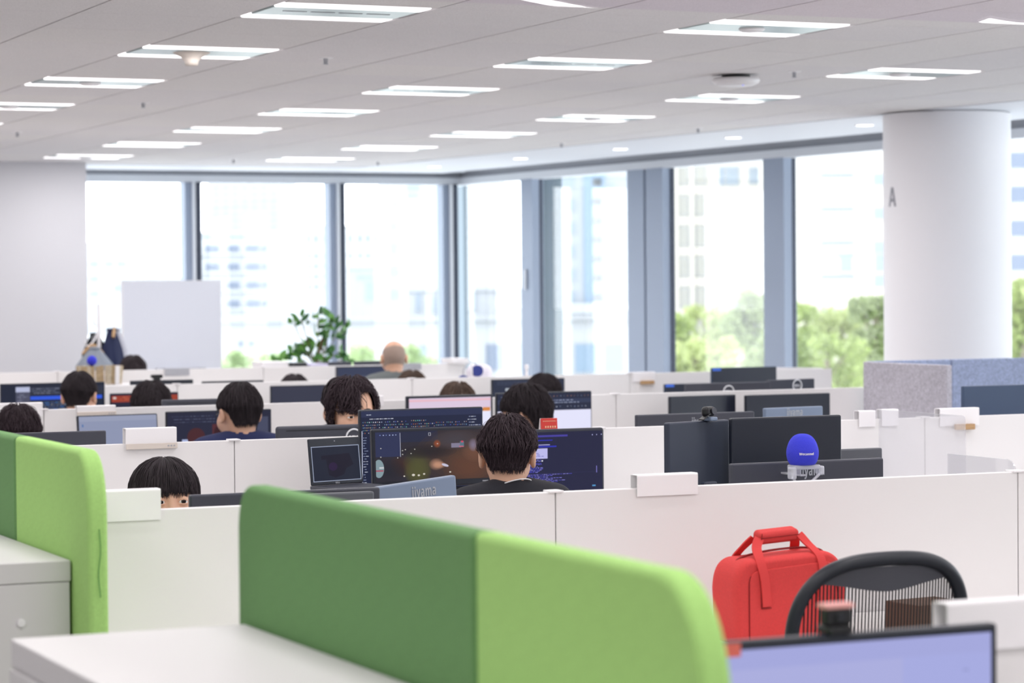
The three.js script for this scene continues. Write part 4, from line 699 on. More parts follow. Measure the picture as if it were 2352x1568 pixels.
function skinMesh(sdf, lo, hi, cell) { // surface nets
  const n = [0, 1, 2].map((i) => Math.ceil((hi[i] - lo[i]) / cell) + 1), [nx, ny, nz] = n, f = new Float32Array(nx * ny * nz), id = (i, j, k) => (k * ny + j) * nx + i;
  for (let k = 0; k < nz; k++) for (let j = 0; j < ny; j++) for (let i = 0; i < nx; i++) f[id(i, j, k)] = sdf([lo[0] + i * cell, lo[1] + j * cell, lo[2] + k * cell]);
  const vid = new Int32Array(nx * ny * nz).fill(-1), pos = [], idx = [];
  for (let k = 0; k < nz - 1; k++) for (let j = 0; j < ny - 1; j++) for (let i = 0; i < nx - 1; i++) {
    let c = 0, sx = 0, sy = 0, sz = 0;
    const e = (i0, j0, k0, i1, j1, k1) => { const a = f[id(i + i0, j + j0, k + k0)], b = f[id(i + i1, j + j1, k + k1)]; if (a < 0 !== b < 0) { const t = a / (a - b); sx += i0 + (i1 - i0) * t; sy += j0 + (j1 - j0) * t; sz += k0 + (k1 - k0) * t; c++; } };
    e(0, 0, 0, 1, 0, 0); e(0, 1, 0, 1, 1, 0); e(0, 0, 1, 1, 0, 1); e(0, 1, 1, 1, 1, 1); e(0, 0, 0, 0, 1, 0); e(1, 0, 0, 1, 1, 0); e(0, 0, 1, 0, 1, 1); e(1, 0, 1, 1, 1, 1); e(0, 0, 0, 0, 0, 1); e(1, 0, 0, 1, 0, 1); e(0, 1, 0, 0, 1, 1); e(1, 1, 0, 1, 1, 1);
    if (c) { vid[id(i, j, k)] = pos.length / 3; pos.push(lo[0] + (i + sx / c) * cell, lo[1] + (j + sy / c) * cell, lo[2] + (k + sz / c) * cell); }
  }
  const quad = (a, b, c, d, flip) => { if (a < 0 || b < 0 || c < 0 || d < 0) return; if (flip) idx.push(a, c, b, a, d, c); else idx.push(a, b, c, a, c, d); };
  for (let k = 1; k < nz - 1; k++) for (let j = 1; j < ny - 1; j++) for (let i = 1; i < nx - 1; i++) {
    const a = f[id(i, j, k)] < 0;
    if (a !== f[id(i + 1, j, k)] < 0) quad(vid[id(i, j - 1, k - 1)], vid[id(i, j, k - 1)], vid[id(i, j, k)], vid[id(i, j - 1, k)], !a);
    if (a !== f[id(i, j + 1, k)] < 0) quad(vid[id(i - 1, j, k - 1)], vid[id(i - 1, j, k)], vid[id(i, j, k)], vid[id(i, j, k - 1)], !a);
    if (a !== f[id(i, j, k + 1)] < 0) quad(vid[id(i - 1, j - 1, k)], vid[id(i, j - 1, k)], vid[id(i, j, k)], vid[id(i - 1, j, k)], !a);
  }
  const g = new THREE.BufferGeometry(); g.setAttribute('position', new THREE.Float32BufferAttribute(pos, 3)); g.setIndex(idx); g.computeVertexNormals(); return g;
}
// head: origin between the ears, face towards +z
const EYE = [0.031, 0.004, 0.0835];
function headField(p) {
  const q = [Math.abs(p[0]), p[1], p[2]];
  let d = sEll(p, [0, 0.026, -0.012], [0.0755, 0.09, 0.096]);
  d = sMin(d, sEll(p, [0, -0.032, 0.028], [0.061, 0.082, 0.068]), 0.03);
  d = sMin(d, sEll(p, [0, -0.092, 0.056], [0.03, 0.024, 0.028]), 0.03);
  d = sMin(d, sCap(q, [0.0, 0.024, 0.080], [0.036, 0.022, 0.072], 0.012), 0.02);
  d = sMin(d, sEll(q, [0.04, -0.03, 0.062], [0.026, 0.028, 0.026]), 0.03);
  d = sSub(d, sEll(q, [0.031, 0.004, 0.104], [0.019, 0.012, 0.02]), 0.014);
  d = sMin(d, Math.max(sEll(q, EYE, [0.0152, 0.0152, 0.0152]), -(Math.abs(p[1] - EYE[1] + 0.001) - 0.0030 + 10 * (q[0] - 0.031) ** 2)), 0.006);
  d = sMin(d, sCap(p, [0, 0.008, 0.090], [0, -0.034, 0.106], 0.007, 0.0115), 0.014);
  d = sMin(d, sEll(q, [0.011, -0.038, 0.098], [0.008, 0.007, 0.01]), 0.008);
  d = sMin(d, sEll(p, [0, -0.062, 0.088], [0.024, 0.0055, 0.010]), 0.008); d = sMin(d, sEll(p, [0, -0.0715, 0.087], [0.02, 0.006, 0.010]), 0.006);
  d = sSub(d, sEll(p, [0, -0.0665, 0.1], [0.022, 0.0014, 0.008]), 0.003);
  let ear = sEll([q[0] * 0.94 + p[2] * 0.34 * 0 , p[1] + p[2] * 0.2, p[2]], [0.0775, -0.006, -0.012], [0.011, 0.032, 0.019]); ear = sSub(ear, sEll(q, [0.09, -0.004, -0.008], [0.008, 0.02, 0.011]), 0.006); d = sMin(d, ear, 0.008);
  d = sMin(d, sCap(p, [0, -0.05, -0.022], [0, -0.165, -0.03], 0.052, 0.046), 0.03);
  return d;
}
const HEAD = skinMesh(headField, [-0.105, -0.215, -0.125], [0.105, 0.125, 0.13], 0.0035);
function headGeo(s, pitch, yaw, y, z) { const g = HEAD.clone(); g.applyMatrix4(new THREE.Matrix4().makeRotationFromEuler(new THREE.Euler(pitch, yaw, 0, 'YXZ'))); g.scale(s, s, s); g.translate(0, y, z); return g; }
// hair: a cap under many tapering locks that run from the crown down to a hairline
function hairGeo(o) {
  const C = [0, 0.026, -0.012], Rr = o.R ?? [0.083, 0.098, 0.104], L0 = 0.155, inw = o.inward ?? 2.2;
  const P = (phi, s, lift) => { const sp = Math.sin(phi), cp = Math.cos(phi); let x, y, z; const k = 1 + lift; if (s < L0) { const th = s / L0 * Math.PI / 2; x = Rr[0] * k * Math.sin(th) * sp; y = Rr[1] * k * Math.cos(th); z = Rr[2] * k * Math.sin(th) * cp; } else { const q = s - L0, t = Math.max(0.5, 1 - inw * q * (o.inwardBack && cp < 0 ? 1.5 : 1)); x = Rr[0] * k * sp * t; z = Rr[2] * k * cp * t; y = -q; } // crown a little behind the top
    const a = o.crown ?? 0.2, c = Math.cos(a), sn = Math.sin(a), w = s < L0 ? 1 - s / L0 : 0; const y2 = lerp(y, y * c + z * sn, w * 0.6), z2 = lerp(z, z * c - y * sn, w * 0.6); return V(x + C[0], y2 + C[1], z2 + C[2]); };
  const endS = (phi) => { const y = o.hairline(phi); return y > C[1] ? L0 * Math.acos(Math.min(1, (y - C[1]) / Rr[1])) / (Math.PI / 2) : L0 + (C[1] - y); };
  const geos = []; { // cap
    const nu = 56, nv = 22, pos = [], idx = []; for (let j = 0; j <= nv; j++) for (let i = 0; i < nu; i++) { const ph = i / nu * Math.PI * 2, p = P(ph, endS(ph) * 0.97 * j / nv, (o.capLift ?? 0) - 0.03 * (j === nv)); pos.push(p.x, p.y, p.z); }
    for (let j = 0; j < nv; j++) for (let i = 0; i < nu; i++) { const a = j * nu + i, b = j * nu + (i + 1) % nu; idx.push(a, a + nu, b, b, a + nu, b + nu); }
    const g = new THREE.BufferGeometry(); g.setAttribute('position', new THREE.Float32BufferAttribute(pos, 3)); g.setIndex(idx); g.computeVertexNormals(); geos.push(g.toNonIndexed());
  }
  const n = o.n ?? 700, pos = [], idx = [], nor = []; const seg = 7;
  for (let q = 0; q < n; q++) {
    const ph0 = rr(0, Math.PI * 2), E = endS(ph0), len = rr(0.5, 1) * (o.len ?? 0.10), s0 = Math.max(0.012, Math.min(E - 0.02, Math.pow(rnd(), 0.75) * E - (rnd() < 0.2 ? 0.02 : 0))), s1 = Math.min(s0 + len, E + rr(-0.012, o.over ?? 0.008));
    if (s1 - s0 < 0.012) continue;
    const cl = Math.sin(ph0 * 11 + 1.7) * Math.cos(s0 * 75 + ph0 * 3), lift = rr(0.25, 1) * (1 + 0.55 * cl) * (o.lift ?? 0.09) * (o.fade && s0 > L0 * 0.95 ? 0.25 : 1), drift = rr(-1, 1) * (o.drift ?? 0.35) + (o.swirl ?? 0.25), wav = (o.wave ?? 0) * rr(0.5, 1.3), wp = rr(0, 6.28), tip = (rr(-0.4, 0.8) + 0.5 * cl) * (o.tip ?? 0.03), rad = rr(0.6, 1.2) * (o.rad ?? 0.0026);
    let prev = null; const base = pos.length / 3; const pts = [];
    for (let i = 0; i <= seg; i++) { const t = i / seg, s = lerp(s0, s1, t), lf = lift * (0.35 + 0.65 * Math.sin(Math.PI * Math.min(1, 0.2 + t * 0.8))) * (1 - 0.35 * t) + tip * t * t + wav * 0.6 * Math.sin(t * 7 + wp); pts.push(P(ph0 + drift * t * (s < L0 ? 0.8 : 0.3) * (s1 - s0) / 0.1 + wav * Math.cos(t * 6 + wp), s, lf)); }
    for (let i = 0; i <= seg; i++) { const t = i / seg, p = pts[i], tg = pts[Math.min(seg, i + 1)].clone().sub(pts[Math.max(0, i - 1)]).normalize(), out = p.clone().sub(V(0, 0.0, -0.012)).normalize(), sd = tg.clone().cross(out).normalize(), up = sd.clone().cross(tg), r = rad * (t < 0.15 ? 0.5 + t * 3.3 : 1 - 0.85 * Math.pow((t - 0.15) / 0.85, 1.5)); for (let k = 0; k < 3; k++) { const a = k * 2.0944 + 1.57, v = p.clone().addScaledVector(sd, Math.cos(a) * r * 1.5).addScaledVector(up, Math.sin(a) * r * 0.8); pos.push(v.x, v.y, v.z); const m = sd.clone().multiplyScalar(Math.cos(a)).addScaledVector(up, Math.sin(a)).addScaledVector(out, 0.5).normalize(); nor.push(m.x, m.y, m.z); } if (i) for (let k = 0; k < 3; k++) { const a = base + (i - 1) * 3 + k, b = base + (i - 1) * 3 + (k + 1) % 3; idx.push(a, b, a + 3, b, b + 3, a + 3); } }
  }
  const g = new THREE.BufferGeometry(); g.setAttribute('position', new THREE.Float32BufferAttribute(pos, 3)); g.setIndex(idx); g.computeVertexNormals(); geos.push(g.toNonIndexed()); return merge(geos);
}
const sm = (a, b, x) => { const t = Math.max(0, Math.min(1, (x - a) / (b - a))); return t * t * (3 - 2 * t); };
const front = (phi) => Math.abs(((phi + Math.PI) % (2 * Math.PI)) - Math.PI);   // 0 in front, pi at the back
// hairlines: height at which the hair ends, by direction
const lineShort = (phi) => { const a = front(phi); return lerp(lerp(0.058, 0.018, sm(0.7, 1.25, a)), -0.052, sm(1.75, 2.3, a)); };
const lineFringe = (phi) => { const a = front(phi); return lerp(lerp(0.026, 0.004, sm(0.8, 1.3, a)), -0.075, sm(1.75, 2.35, a)); };
const lineBob = (phi) => { const a = front(phi); return lerp(0.023, -0.085, sm(0.62, 1.1, a)); };
const lineCurly = (phi) => { const a = ((phi + Math.PI) % (2 * Math.PI)) - Math.PI, b = Math.abs(a); return lerp(a < -0.02 && a > -0.9 ? 0.012 : 0.088, -0.04, sm(0.9, 1.35, b)) + (b > 1.9 ? -0.03 : 0); };
const HAIR = {
  man: hairGeo({ n: 2600, hairline: lineShort, lift: 0.16, len: 0.085, wave: 0.04, tip: 0.08, rad: 0.00125, R: [0.086, 0.101, 0.104], fade: 1, inward: 2.4, inwardBack: 1 }),
  neat: hairGeo({ n: 2000, hairline: lineShort, lift: 0.08, len: 0.10, rad: 0.0013, R: [0.086, 0.1, 0.105], fade: 1, inward: 2.3, inwardBack: 1 }),
  bob: hairGeo({ n: 2800, hairline: lineBob, lift: 0.055, len: 0.19, drift: 0.12, swirl: 0.0, rad: 0.0012, R: [0.093, 0.09, 0.107], inward: -0.6, over: 0.012, crown: 0.05 }),
  curly: hairGeo({ n: 2200, hairline: lineCurly, lift: 0.16, len: 0.10, wave: 0.07, tip: 0.07, rad: 0.0015, R: [0.09, 0.104, 0.106], inward: 1.6 }),
  bushy: hairGeo({ n: 1800, hairline: lineFringe, lift: 0.14, len: 0.11, wave: 0.02, tip: 0.05, rad: 0.0016, R: [0.09, 0.102, 0.106], inward: 1.6 }),
  far: hairGeo({ n: 420, hairline: lineFringe, lift: 0.10, len: 0.12, rad: 0.0036, R: [0.087, 0.1, 0.105], inward: 2 }),
};
const SHAVED = (() => { const g = skinMesh((p) => Math.max(headField(p) - 0.0012, -(p[1] + 0.045 + 0.2 * (p[2] + 0.05)), p[2] - 0.035 - 0.2 * p[1], p[1] - 0.062 - 0.3 * Math.max(0, -p[2] - 0.02), Math.abs(p[0]) > 0.07 && Math.abs(p[2] + 0.012) < 0.026 && p[1] < 0.03 ? 1 : -1), [-0.1, -0.09, -0.125], [0.1, 0.12, 0.06], 0.0045); return g; })();
// body fields, seated, facing +z; yh is the height of the ears
function bodyField(yh, grow, what) {
  const sh = yh - 0.155, el = Math.max(0.70, yh - 0.40);
  return (p) => {
    const q = [Math.abs(p[0]), p[1], p[2]]; let d = 1;
    if (what !== 'legs') {
      d = sEll(p, [0, yh - 0.30, -0.03], [0.165, 0.17, 0.105]);
      d = sMin(d, sEll(p, [0, Math.max(0.52, yh - 0.52), -0.03], [0.15, 0.17, 0.115]), 0.06);
      d = sMin(d, sCap(q, [0.0, sh + 0.005, -0.035], [0.165, sh - 0.005, -0.03], 0.058, 0.054), 0.05);
      d = sMin(d, sCap(q, [0.0, yh - 0.108, -0.05], [0.12, sh + 0.012, -0.035], 0.046, 0.046), 0.04);
      d = sMin(d, sCap(q, [0.178, sh - 0.01, -0.02], [0.235, el, 0.08], 0.052, 0.042), 0.03);
      if (what !== 'tee') d = sMin(d, sCap(q, [0.235, el, 0.08], [0.15, 0.775, 0.33], 0.04, 0.029), 0.025);
    }
    if (what === 'legs' || what === 'body') { let l = sCap(q, [0.085, 0.46, -0.03], [0.11, 0.47, 0.38], 0.082, 0.058); l = sMin(l, sCap(q, [0.11, 0.47, 0.38], [0.115, 0.10, 0.36], 0.056, 0.04), 0.03); d = sMin(d, l, what === 'body' ? 0.05 : 0.001); if (what === 'legs') d = sMin(d, sEll(p, [0, 0.49, -0.04], [0.155, 0.10, 0.12]), 0.05); }
    if (what === 'body') { d = sMin(d, sCap(p, [0, yh - 0.09, -0.03], [0, yh - 0.22, -0.04], 0.05, 0.056), 0.03); d = sMin(d, sCap(q, [0.15, 0.775, 0.33], [0.135, 0.765, 0.38], 0.026, 0.03), 0.02); return d + 0.008; }
    d -= grow;
    if (what === 'tee') { d = Math.max(d, -(p[1] - 0.50)); const nk = sCap(p, [0, yh + 0.1, -0.02], [0, yh - 0.085, -0.022], 0.064, 0.060); d = Math.max(d, -nk); if (q[0] > 0.19) d = Math.max(d, -(p[1] - (el + 0.05))); }
    if (what === 'shirt') { d = Math.max(d, -(p[1] - 0.50)); const nk = sCap(p, [0, yh + 0.1, -0.02], [0, yh - 0.09, -0.026], 0.063, 0.061); d = Math.max(d, -nk, p[2] - 0.315); }
    if (what === 'legs') d = Math.max(d, -(p[1] - 0.11));
    return d;
  };
}
function handGeo(s) { // palm and five curled fingers resting on the keyboard
  const f = (p) => { let d = sEll(p, [0, 0, 0.03], [0.04, 0.016, 0.048]); const L = [0.05, 0.058, 0.054, 0.042]; for (let i = 0; i < 4; i++) { const x = -0.028 + i * 0.019, k = [x * 1.15, 0.012, 0.075 + L[i] * 0.5], e = [x * 1.2, -0.012, 0.075 + L[i] * 0.85]; d = sMin(d, sCap(p, [x, 0.004, 0.06], k, 0.0095, 0.0088), 0.006); d = Math.min(d, sCap(p, k, e, 0.0088, 0.0075)); } d = sMin(d, sCap(p, [-0.032, -0.004, 0.015], [-0.056, -0.008, 0.055], 0.0125, 0.0095), 0.01); return sMin(d, sCap(p, [0, 0.004, -0.03], [0, 0, 0.01], 0.027, 0.026), 0.02); };
  const g = skinMesh(f, [-0.085, -0.05, -0.07], [0.06, 0.05, 0.15], 0.0045); if (s > 0) return g; g.scale(-1, 1, 1); const ix = g.index.array; for (let i = 0; i < ix.length; i += 3) { const t = ix[i]; ix[i] = ix[i + 1]; ix[i + 1] = t; } g.computeVertexNormals(); return g;
}
const HANDS = [handGeo(-1), handGeo(1)];
const browG = tube([[-0.016, -0.002, -0.003], [0, 0.003, 0.002], [0.017, 0.0, -0.004]], 0.0032, 10, 6), eyeG = sph(0.0137, 24), irisG = new THREE.SphereGeometry(0.0139, 18, 10, 0, 6.3, 0, 0.52);
const shoeG = skinMesh((p) => Math.max(sMin(sEll(p, [0, 0.03, 0.05], [0.045, 0.04, 0.12]), sEll(p, [0, 0.06, -0.02], [0.042, 0.055, 0.06]), 0.03), -p[1]), [-0.06, -0.02, -0.1], [0.06, 0.14, 0.19], 0.012);
const trousers = std('#2a2d38', 0.9), shoeM = M.black, bodyCache = new Map();
function person(label, o) {
  const S = o.s ?? 1.06, yh = o.top - 0.128 * S - (o.shaved ? -0.012 : (o.hairTop ?? 0.004)), t = thing('person', label, 'person', [o.x, 0, o.z], o.turn ?? 0, undefined);
  const kind = o.wear ?? 'tee', key = Math.round(yh * 50) + kind;
  if (!bodyCache.has(key)) { const y = Math.round(yh * 50) / 50, lo = [-0.36, 0.02, -0.24], hi = [0.36, y - 0.05, 0.48]; bodyCache.set(key, [skinMesh(bodyField(y, 0, 'body'), lo, hi, 0.013), skinMesh(bodyField(y, 0.006, kind), lo, hi, 0.011), skinMesh(bodyField(y, 0.006, 'legs'), lo, [0.36, 0.66, 0.48], 0.014)]); }
  const [bg, sg, lg] = bodyCache.get(key);
  const hz = o.hz ?? 0.0;
  const body = merge([bg.clone(), headGeo(S, o.pitch ?? 0.1, o.yaw ?? 0, yh, hz), at(HANDS[0].clone(), -0.135, 0.772, 0.39, 0.05, 0.25, 0), at(HANDS[1].clone(), 0.135, 0.772, 0.39, 0.05, -0.25, 0)]);
  part(t, 'body', body, M.skin);
  part(t, kind === 'tee' ? 'tshirt' : 'shirt', sg, o.cloth);
  part(t, 'trousers', lg, trousers);
  for (const s of [-1, 1]) part(t, 'shoe', shoeG, shoeM, [s * 0.115, 0.0, 0.35]);
  const hd = new THREE.Group(); const q = new THREE.Euler(o.pitch ?? 0.1, o.yaw ?? 0, 0, 'YXZ');
  const onHead = (name, geo, mat, p = [0, 0, 0], r, lab) => { const m = part(t, name, geo, mat); const M4 = new THREE.Matrix4().compose(V(0, yh, hz), new THREE.Quaternion().setFromEuler(q), V(S, S, S)).multiply(new THREE.Matrix4().compose(V(...p), new THREE.Quaternion().setFromEuler(new THREE.Euler(...(r ?? [0, 0, 0]))), V(1, 1, 1))); m.applyMatrix4(M4); if (lab) m.userData.label = lab; return m; };
  if (o.hair) onHead('hair', HAIR[o.hair], o.hairMat ?? M.hair, [0, 0, 0], o.hairTurn ? [0, o.hairTurn, 0] : undefined);
  if (o.shaved) onHead('stubble', SHAVED, M.stubble);
  for (const s of [-1, 1]) { const e = onHead('eye', eyeG, M.sclera, [s * EYE[0], EYE[1], EYE[2]]); part(e, 'iris', irisG, M.iris, [0, 0, 0], [Math.PI / 2, 0, 0]); onHead('eyebrow', browG, M.hair, [s * 0.033, 0.0285, 0.0875], [0, s * 0.35, -s * 0.06]); }
  if (o.glasses) { onHead('glasses', merge([at(new THREE.TorusGeometry(0.021, 0.0016, 8, 28), -0.031, 0.002, 0.107), at(new THREE.TorusGeometry(0.021, 0.0016, 8, 28), 0.031, 0.002, 0.107), bar([-0.01, 0.006, 0.108], [0.01, 0.006, 0.108], 0.0015), bar([-0.052, 0.006, 0.104], [-0.083, 0.012, -0.01], 0.0018), bar([0.052, 0.006, 0.104], [0.083, 0.012, -0.01], 0.0018)]), M.black); }
  if (o.earbud) { onHead('earbud', merge([at(sph(0.008, 12), -0.084, -0.01, 0.002), tube([[-0.085, -0.012, 0.004], [-0.084, -0.05, 0.012], [-0.075, -0.10, 0.03]], 0.0022, 16, 6)]), M.black); }
  if (o.cord) part(t, 'neck_cord', tube(Array.from({ length: 16 }, (_, i) => { const a = i / 16 * Math.PI * 2; return [Math.sin(a) * 0.068, yh - 0.070 - 0.06 * (0.5 + 0.5 * Math.cos(a)) - 0.006 * Math.sin(a), -0.036 + Math.cos(a) * 0.068]; }), 0.0022, 60, 6, true), M.paper, undefined, undefined, 'thin white neck cord');
  if (o.lanyard) { part(t, 'collar', at(new THREE.TorusGeometry(0.066, 0.02, 10, 32), 0, yh - 0.095, -0.035, Math.PI / 2, 0, 0), M.paper); part(t, 'lanyard_tag', at(rbox(0.014, 0.05, 0.004, 0.002), 0, yh - 0.075, -0.112), std('#5a7fd0', 0.6)); }
  copyOf(taskChair, 'office chair under ' + (o.who ?? label), [o.x, 0, o.z - 0.03 * Math.cos(o.turn ?? 0)], o.turn ?? 0);
  return t;
}
const cloth = (c) => std(c, 0.95, { bumpMap: T.weave, bumpScale: 0.0003 });
const AWAY = Math.PI;
person('woman with a dark bowl fringe looking over the first screen', { x: 2.135, z: -7.25, top: 1.170, hair: 'bob', cloth: cloth('#b8b2b4'), wear: 'shirt', pitch: 0.0, yaw: -0.08, s: 1.06, hairTop: -0.012 });
person('man in a black T-shirt with a white neck cord seen from behind', { x: 3.683, z: -8.3, top: 1.212, hair: 'man', turn: AWAY, cloth: cloth('#26262d'), cord: 1, hairMat: M.hairDusk, pitch: 0.12, yaw: -0.46, s: 1.1, hairTop: 0.012 });
person('curly-haired man looking over a black monitor with a silver badge', { x: 3.745, z: -10.0, top: 1.293, hair: 'curly', cloth: cloth('#4a4c58'), wear: 'shirt', pitch: 0.12, yaw: -0.1, s: 1.08, hairMat: M.hairDusk, hairTop: 0.014 });
person('dark-haired worker hidden behind the curly-haired man', { x: 4.11, z: -11.1, top: 1.256, hair: 'far', turn: AWAY, cloth: cloth('#3a3c46'), wear: 'shirt' });
person('man in a navy shirt with glasses and a black earbud seen from behind', { x: 3.615, z: -11.1, top: 1.248, hair: 'neat', turn: AWAY, cloth: cloth('#232a52'), who: 'the man in the navy shirt', wear: 'shirt', glasses: 1, earbud: 1, yaw: 0.14, s: 1.1, hairTop: 0.01 });
person('man with bushy black hair turned to his left before a lilac page', { x: 5.017, z: -11.1, top: 1.206, hair: 'bushy', turn: AWAY, cloth: cloth('#2c2f3a'), wear: 'shirt', yaw: 0.75, s: 1.1, hairTop: 0.012 });
person('dark-haired worker half hidden by the left green screens', { x: 2.616, z: -11.1, top: 1.163, hair: 'man', turn: AWAY, cloth: cloth('#55565f'), wear: 'shirt', hairMat: M.hairDusk });
person('worker with a white collar and blue lanyard before the code screen', { x: 3.645, z: -14.0, top: 1.222, hair: 'neat', turn: AWAY, cloth: cloth('#d9d9e2'), wear: 'shirt', lanyard: 1, yaw: -0.5, s: 1.08, hairTop: 0.01 });
person('worker facing the camera with only dark hair showing at the third screen', { x: 3.733, z: -12.9, top: 1.186, hair: 'bushy', cloth: cloth('#6c6f7a'), wear: 'shirt', pitch: 0.35 });
person('worker with centre-parted brown hair behind the pink-toolbar monitor', { x: 5.432, z: -12.9, top: 1.150, hair: 'far', cloth: cloth('#8a8c96'), wear: 'shirt', pitch: 0.35, hairMat: M.hairBrown });
person('dark-haired worker before the slate screen in the fourth row', { x: 6.445, z: -14.0, top: 1.139, hair: 'bushy', turn: AWAY, cloth: cloth('#30323c'), wear: 'shirt', s: 1.1 });
person('bald man in a grey-green sweater seen from behind', { x: 6.598, z: -16.8, top: 1.291, shaved: 1, turn: AWAY, cloth: cloth('#6d7373'), wear: 'shirt', yaw: -0.25, s: 1.06 });
person('dark-haired person below the whiteboard', { x: 5.245, z: -18.6, top: 1.182, hair: 'far', cloth: cloth('#444652'), wear: 'shirt', pitch: 0.3, s: 1.08 });
person('worker of whom only a dark crown shows left of the curly-haired man', { x: 5.485, z: -15.7, top: 1.115, hair: 'far', cloth: cloth('#5a5c66'), wear: 'shirt', pitch: 0.3 });
person('worker of whom only a brown crown shows beside the white bag', { x: 6.30, z: -15.72, top: 1.122, hair: 'far', cloth: cloth('#7a6a60'), wear: 'shirt', pitch: 0.3, hairMat: M.hairBrown });
scene.remove(taskChair);

// ------------------------------------------------------------------ the city outside
{
  const GY = -10;
  struct('ground', box(2200, 0.4, 2000), std('#dcdedd', 0.9), [300, GY - 0.2, -700]);
  const wallM = [std('#a2a5a8', 0.9), std('#bdb9b1', 0.9), std('#979ca3', 0.9), std('#a6a9ad', 0.9)];
  const winM = [std('#848f9a', 0.5), std('#6a7486', 0.5), std('#76899c', 0.5), std('#a2a6aa', 0.7), std('#96958f', 0.6)];
  const frameM = std('#9b9ea2', 0.8);
  const turn = -24.05 * Math.PI / 180;
  // windows as [x, y, width, height, kind]; grid() repeats one window over columns and floors
  const grid = (xs, y0, dy, n, w, h, k) => { const o = []; for (let j = 0; j < n; j++) for (const x of xs) o.push([x, y0 - j * dy, w, h, k]); return o; };
  function building(label, [x, z], x0, x1, top, depth, wm, wins, extra) {
    const t = thing('building', label, 'building', [x, GY, z], turn, 'buildings outside the windows'), w = x1 - x0;
    part(t, 'walls', box(w, top - GY, depth), wm, [(x0 + x1) / 2, (top - GY) / 2, -depth / 2]);
    part(t, 'parapet', box(w + 0.3, 0.5, 0.5), wm, [(x0 + x1) / 2, top - GY + 0.1, 0]);
    const cache = {};
    for (const [wx, wy, ww, wh, k] of wins) { const key = ww + '_' + wh, g = cache[key] ??= [box(ww + 0.24, wh + 0.24, 0.14), box(ww, wh, 0.10)]; const f = part(t, 'window_frame', g[0], k === 3 ? winM[3] : frameM, [wx, wy - GY, 0.05]); part(f, 'window_pane', g[1], winM[k], [0, 0, 0.04]); }
    extra?.(t);
    return t;
  }
  building('pale low block far off behind the coat rack', [185.8, -683.7], -6.3, 6.6, 14.5, 12, wallM[3], grid([-3.4, 0.7, 4.2], 9.1, 4, 3, 2.3, 1.4, 0));
  building('pale flat-roofed block far off above the whiteboard', [167.3, -582.5], -8.8, 8.8, 4.6, 12, wallM[3], [[-5.65, 2.45, 2.8, 1.3, 0], [-0.7, 2.4, 3, 1.3, 0], [4.5, 2.4, 3.5, 1.3, 0]]);
  building('distant pale tower with a fine grid of windows behind the left windows', [378.6, -1145.3], -18.6, 19.6, 62, 30, wallM[2], grid([-14.8, -10.4, -6, -1.6, 2.85, 7.25, 11.7], 52, 3.01, 10, 2.6, 1.3, 0));
  building('white block with four floors of blue window bands right of the whiteboard', [139.5, -424.0], -9.2, 9.4, 11.4, 14, wallM[3], [...grid([-5.6, 1.25], 8.87, 3.14, 4, 2.3, 1.05, 1), ...grid([-2.05], 8.87, 3.14, 4, 2.0, 1.05, 1), ...grid([3.25], 8.85, 3.14, 4, 0.7, 1.05, 1), [-5.9, 10.76, 2.7, 0.4, 0], [-0.4, 10.7, 5, 0.4, 0]], (t) => { for (const y of [7.9, 4.75, 1.6, -1.5]) part(t, 'balcony_slab', box(12, 0.3, 1.2), wallM[3], [-2.6, y - GY, 0.6]); });
  building('white block with rows of tiny square windows in the middle of the far view', [278, -752.1], -13.5, 13.9, 21.1, 20, wallM[3], [...grid([-12.3, -9.9, -7.35, -4.55, -2, 0.55, 2.95, 6.2, 8.6, 11], 17.3, 1, 1, 0.9, 2.2, 1), ...grid([-12.3, -9.9, -7.35, -4.55, -2, 0.55, 2.95, 6.2, 8.6, 11], 12.05, 1, 1, 1.2, 1.1, 1), ...grid([-12.4, -9.95, -7.4, -4.6, -2.05, 0.5], 8.9, 3.15, 3, 1.2, 1.1, 1)]);
  building('tall white block with one column of pale windows left of the corner mullion', [199.1, -480.6], -12.5, 12.9, 30, 20, wallM[3], [...grid([-9.35], 19.06, 4.61, 5, 1.8, 2.45, 0), [-5.4, 23, 2.6, 3.4, 0], [-5.5, 20.3, 2.3, 0.6, 0], [5.2, 11.8, 1.0, 1.8, 1]]);
  building('small pale annex in front of the white blocks', [178.4, -468], -3.9, 4.0, 5.7, 8, wallM[2], [[-0.4, 4.0, 2.9, 0.7, 0], [0.55, 1.3, 1.5, 3.5, 0]]);
  building('long white low building with large blue shop windows below the corner', [111.5, -278.8], -26, 26, -1.85, 25, wallM[3], [[9.8, -6.3, 2, 3, 1], [13, -6.3, 1.4, 3, 0], [20.3, -6.5, 2.5, 3.3, 2], [23.55, -6.5, 2.2, 3.3, 2], [-18.3, -4.5, 0.6, 0.6, 1], [-19.5, -4.5, 0.4, 0.6, 1], [5.5, -6.4, 1.2, 3, 0], [0.5, -6.2, 3.4, 2.6, 0]], (t) => { part(t, 'cornice', box(52.6, 0.25, 0.9), frameM, [0, -1.9 - GY, 0.45]); });
  building('white terrace block with narrow openings beside the corner mullion', [129.1, -303.8], -7.3, 7.3, 1.45, 18, wallM[3], [[-5.9, 0, 0.6, 2.4, 0], [-3.9, -0.4, 0.5, 2.2, 0], [1.15, 0, 0.4, 2.2, 0], [5.4, 1, 2.8, 0.25, 0]]);
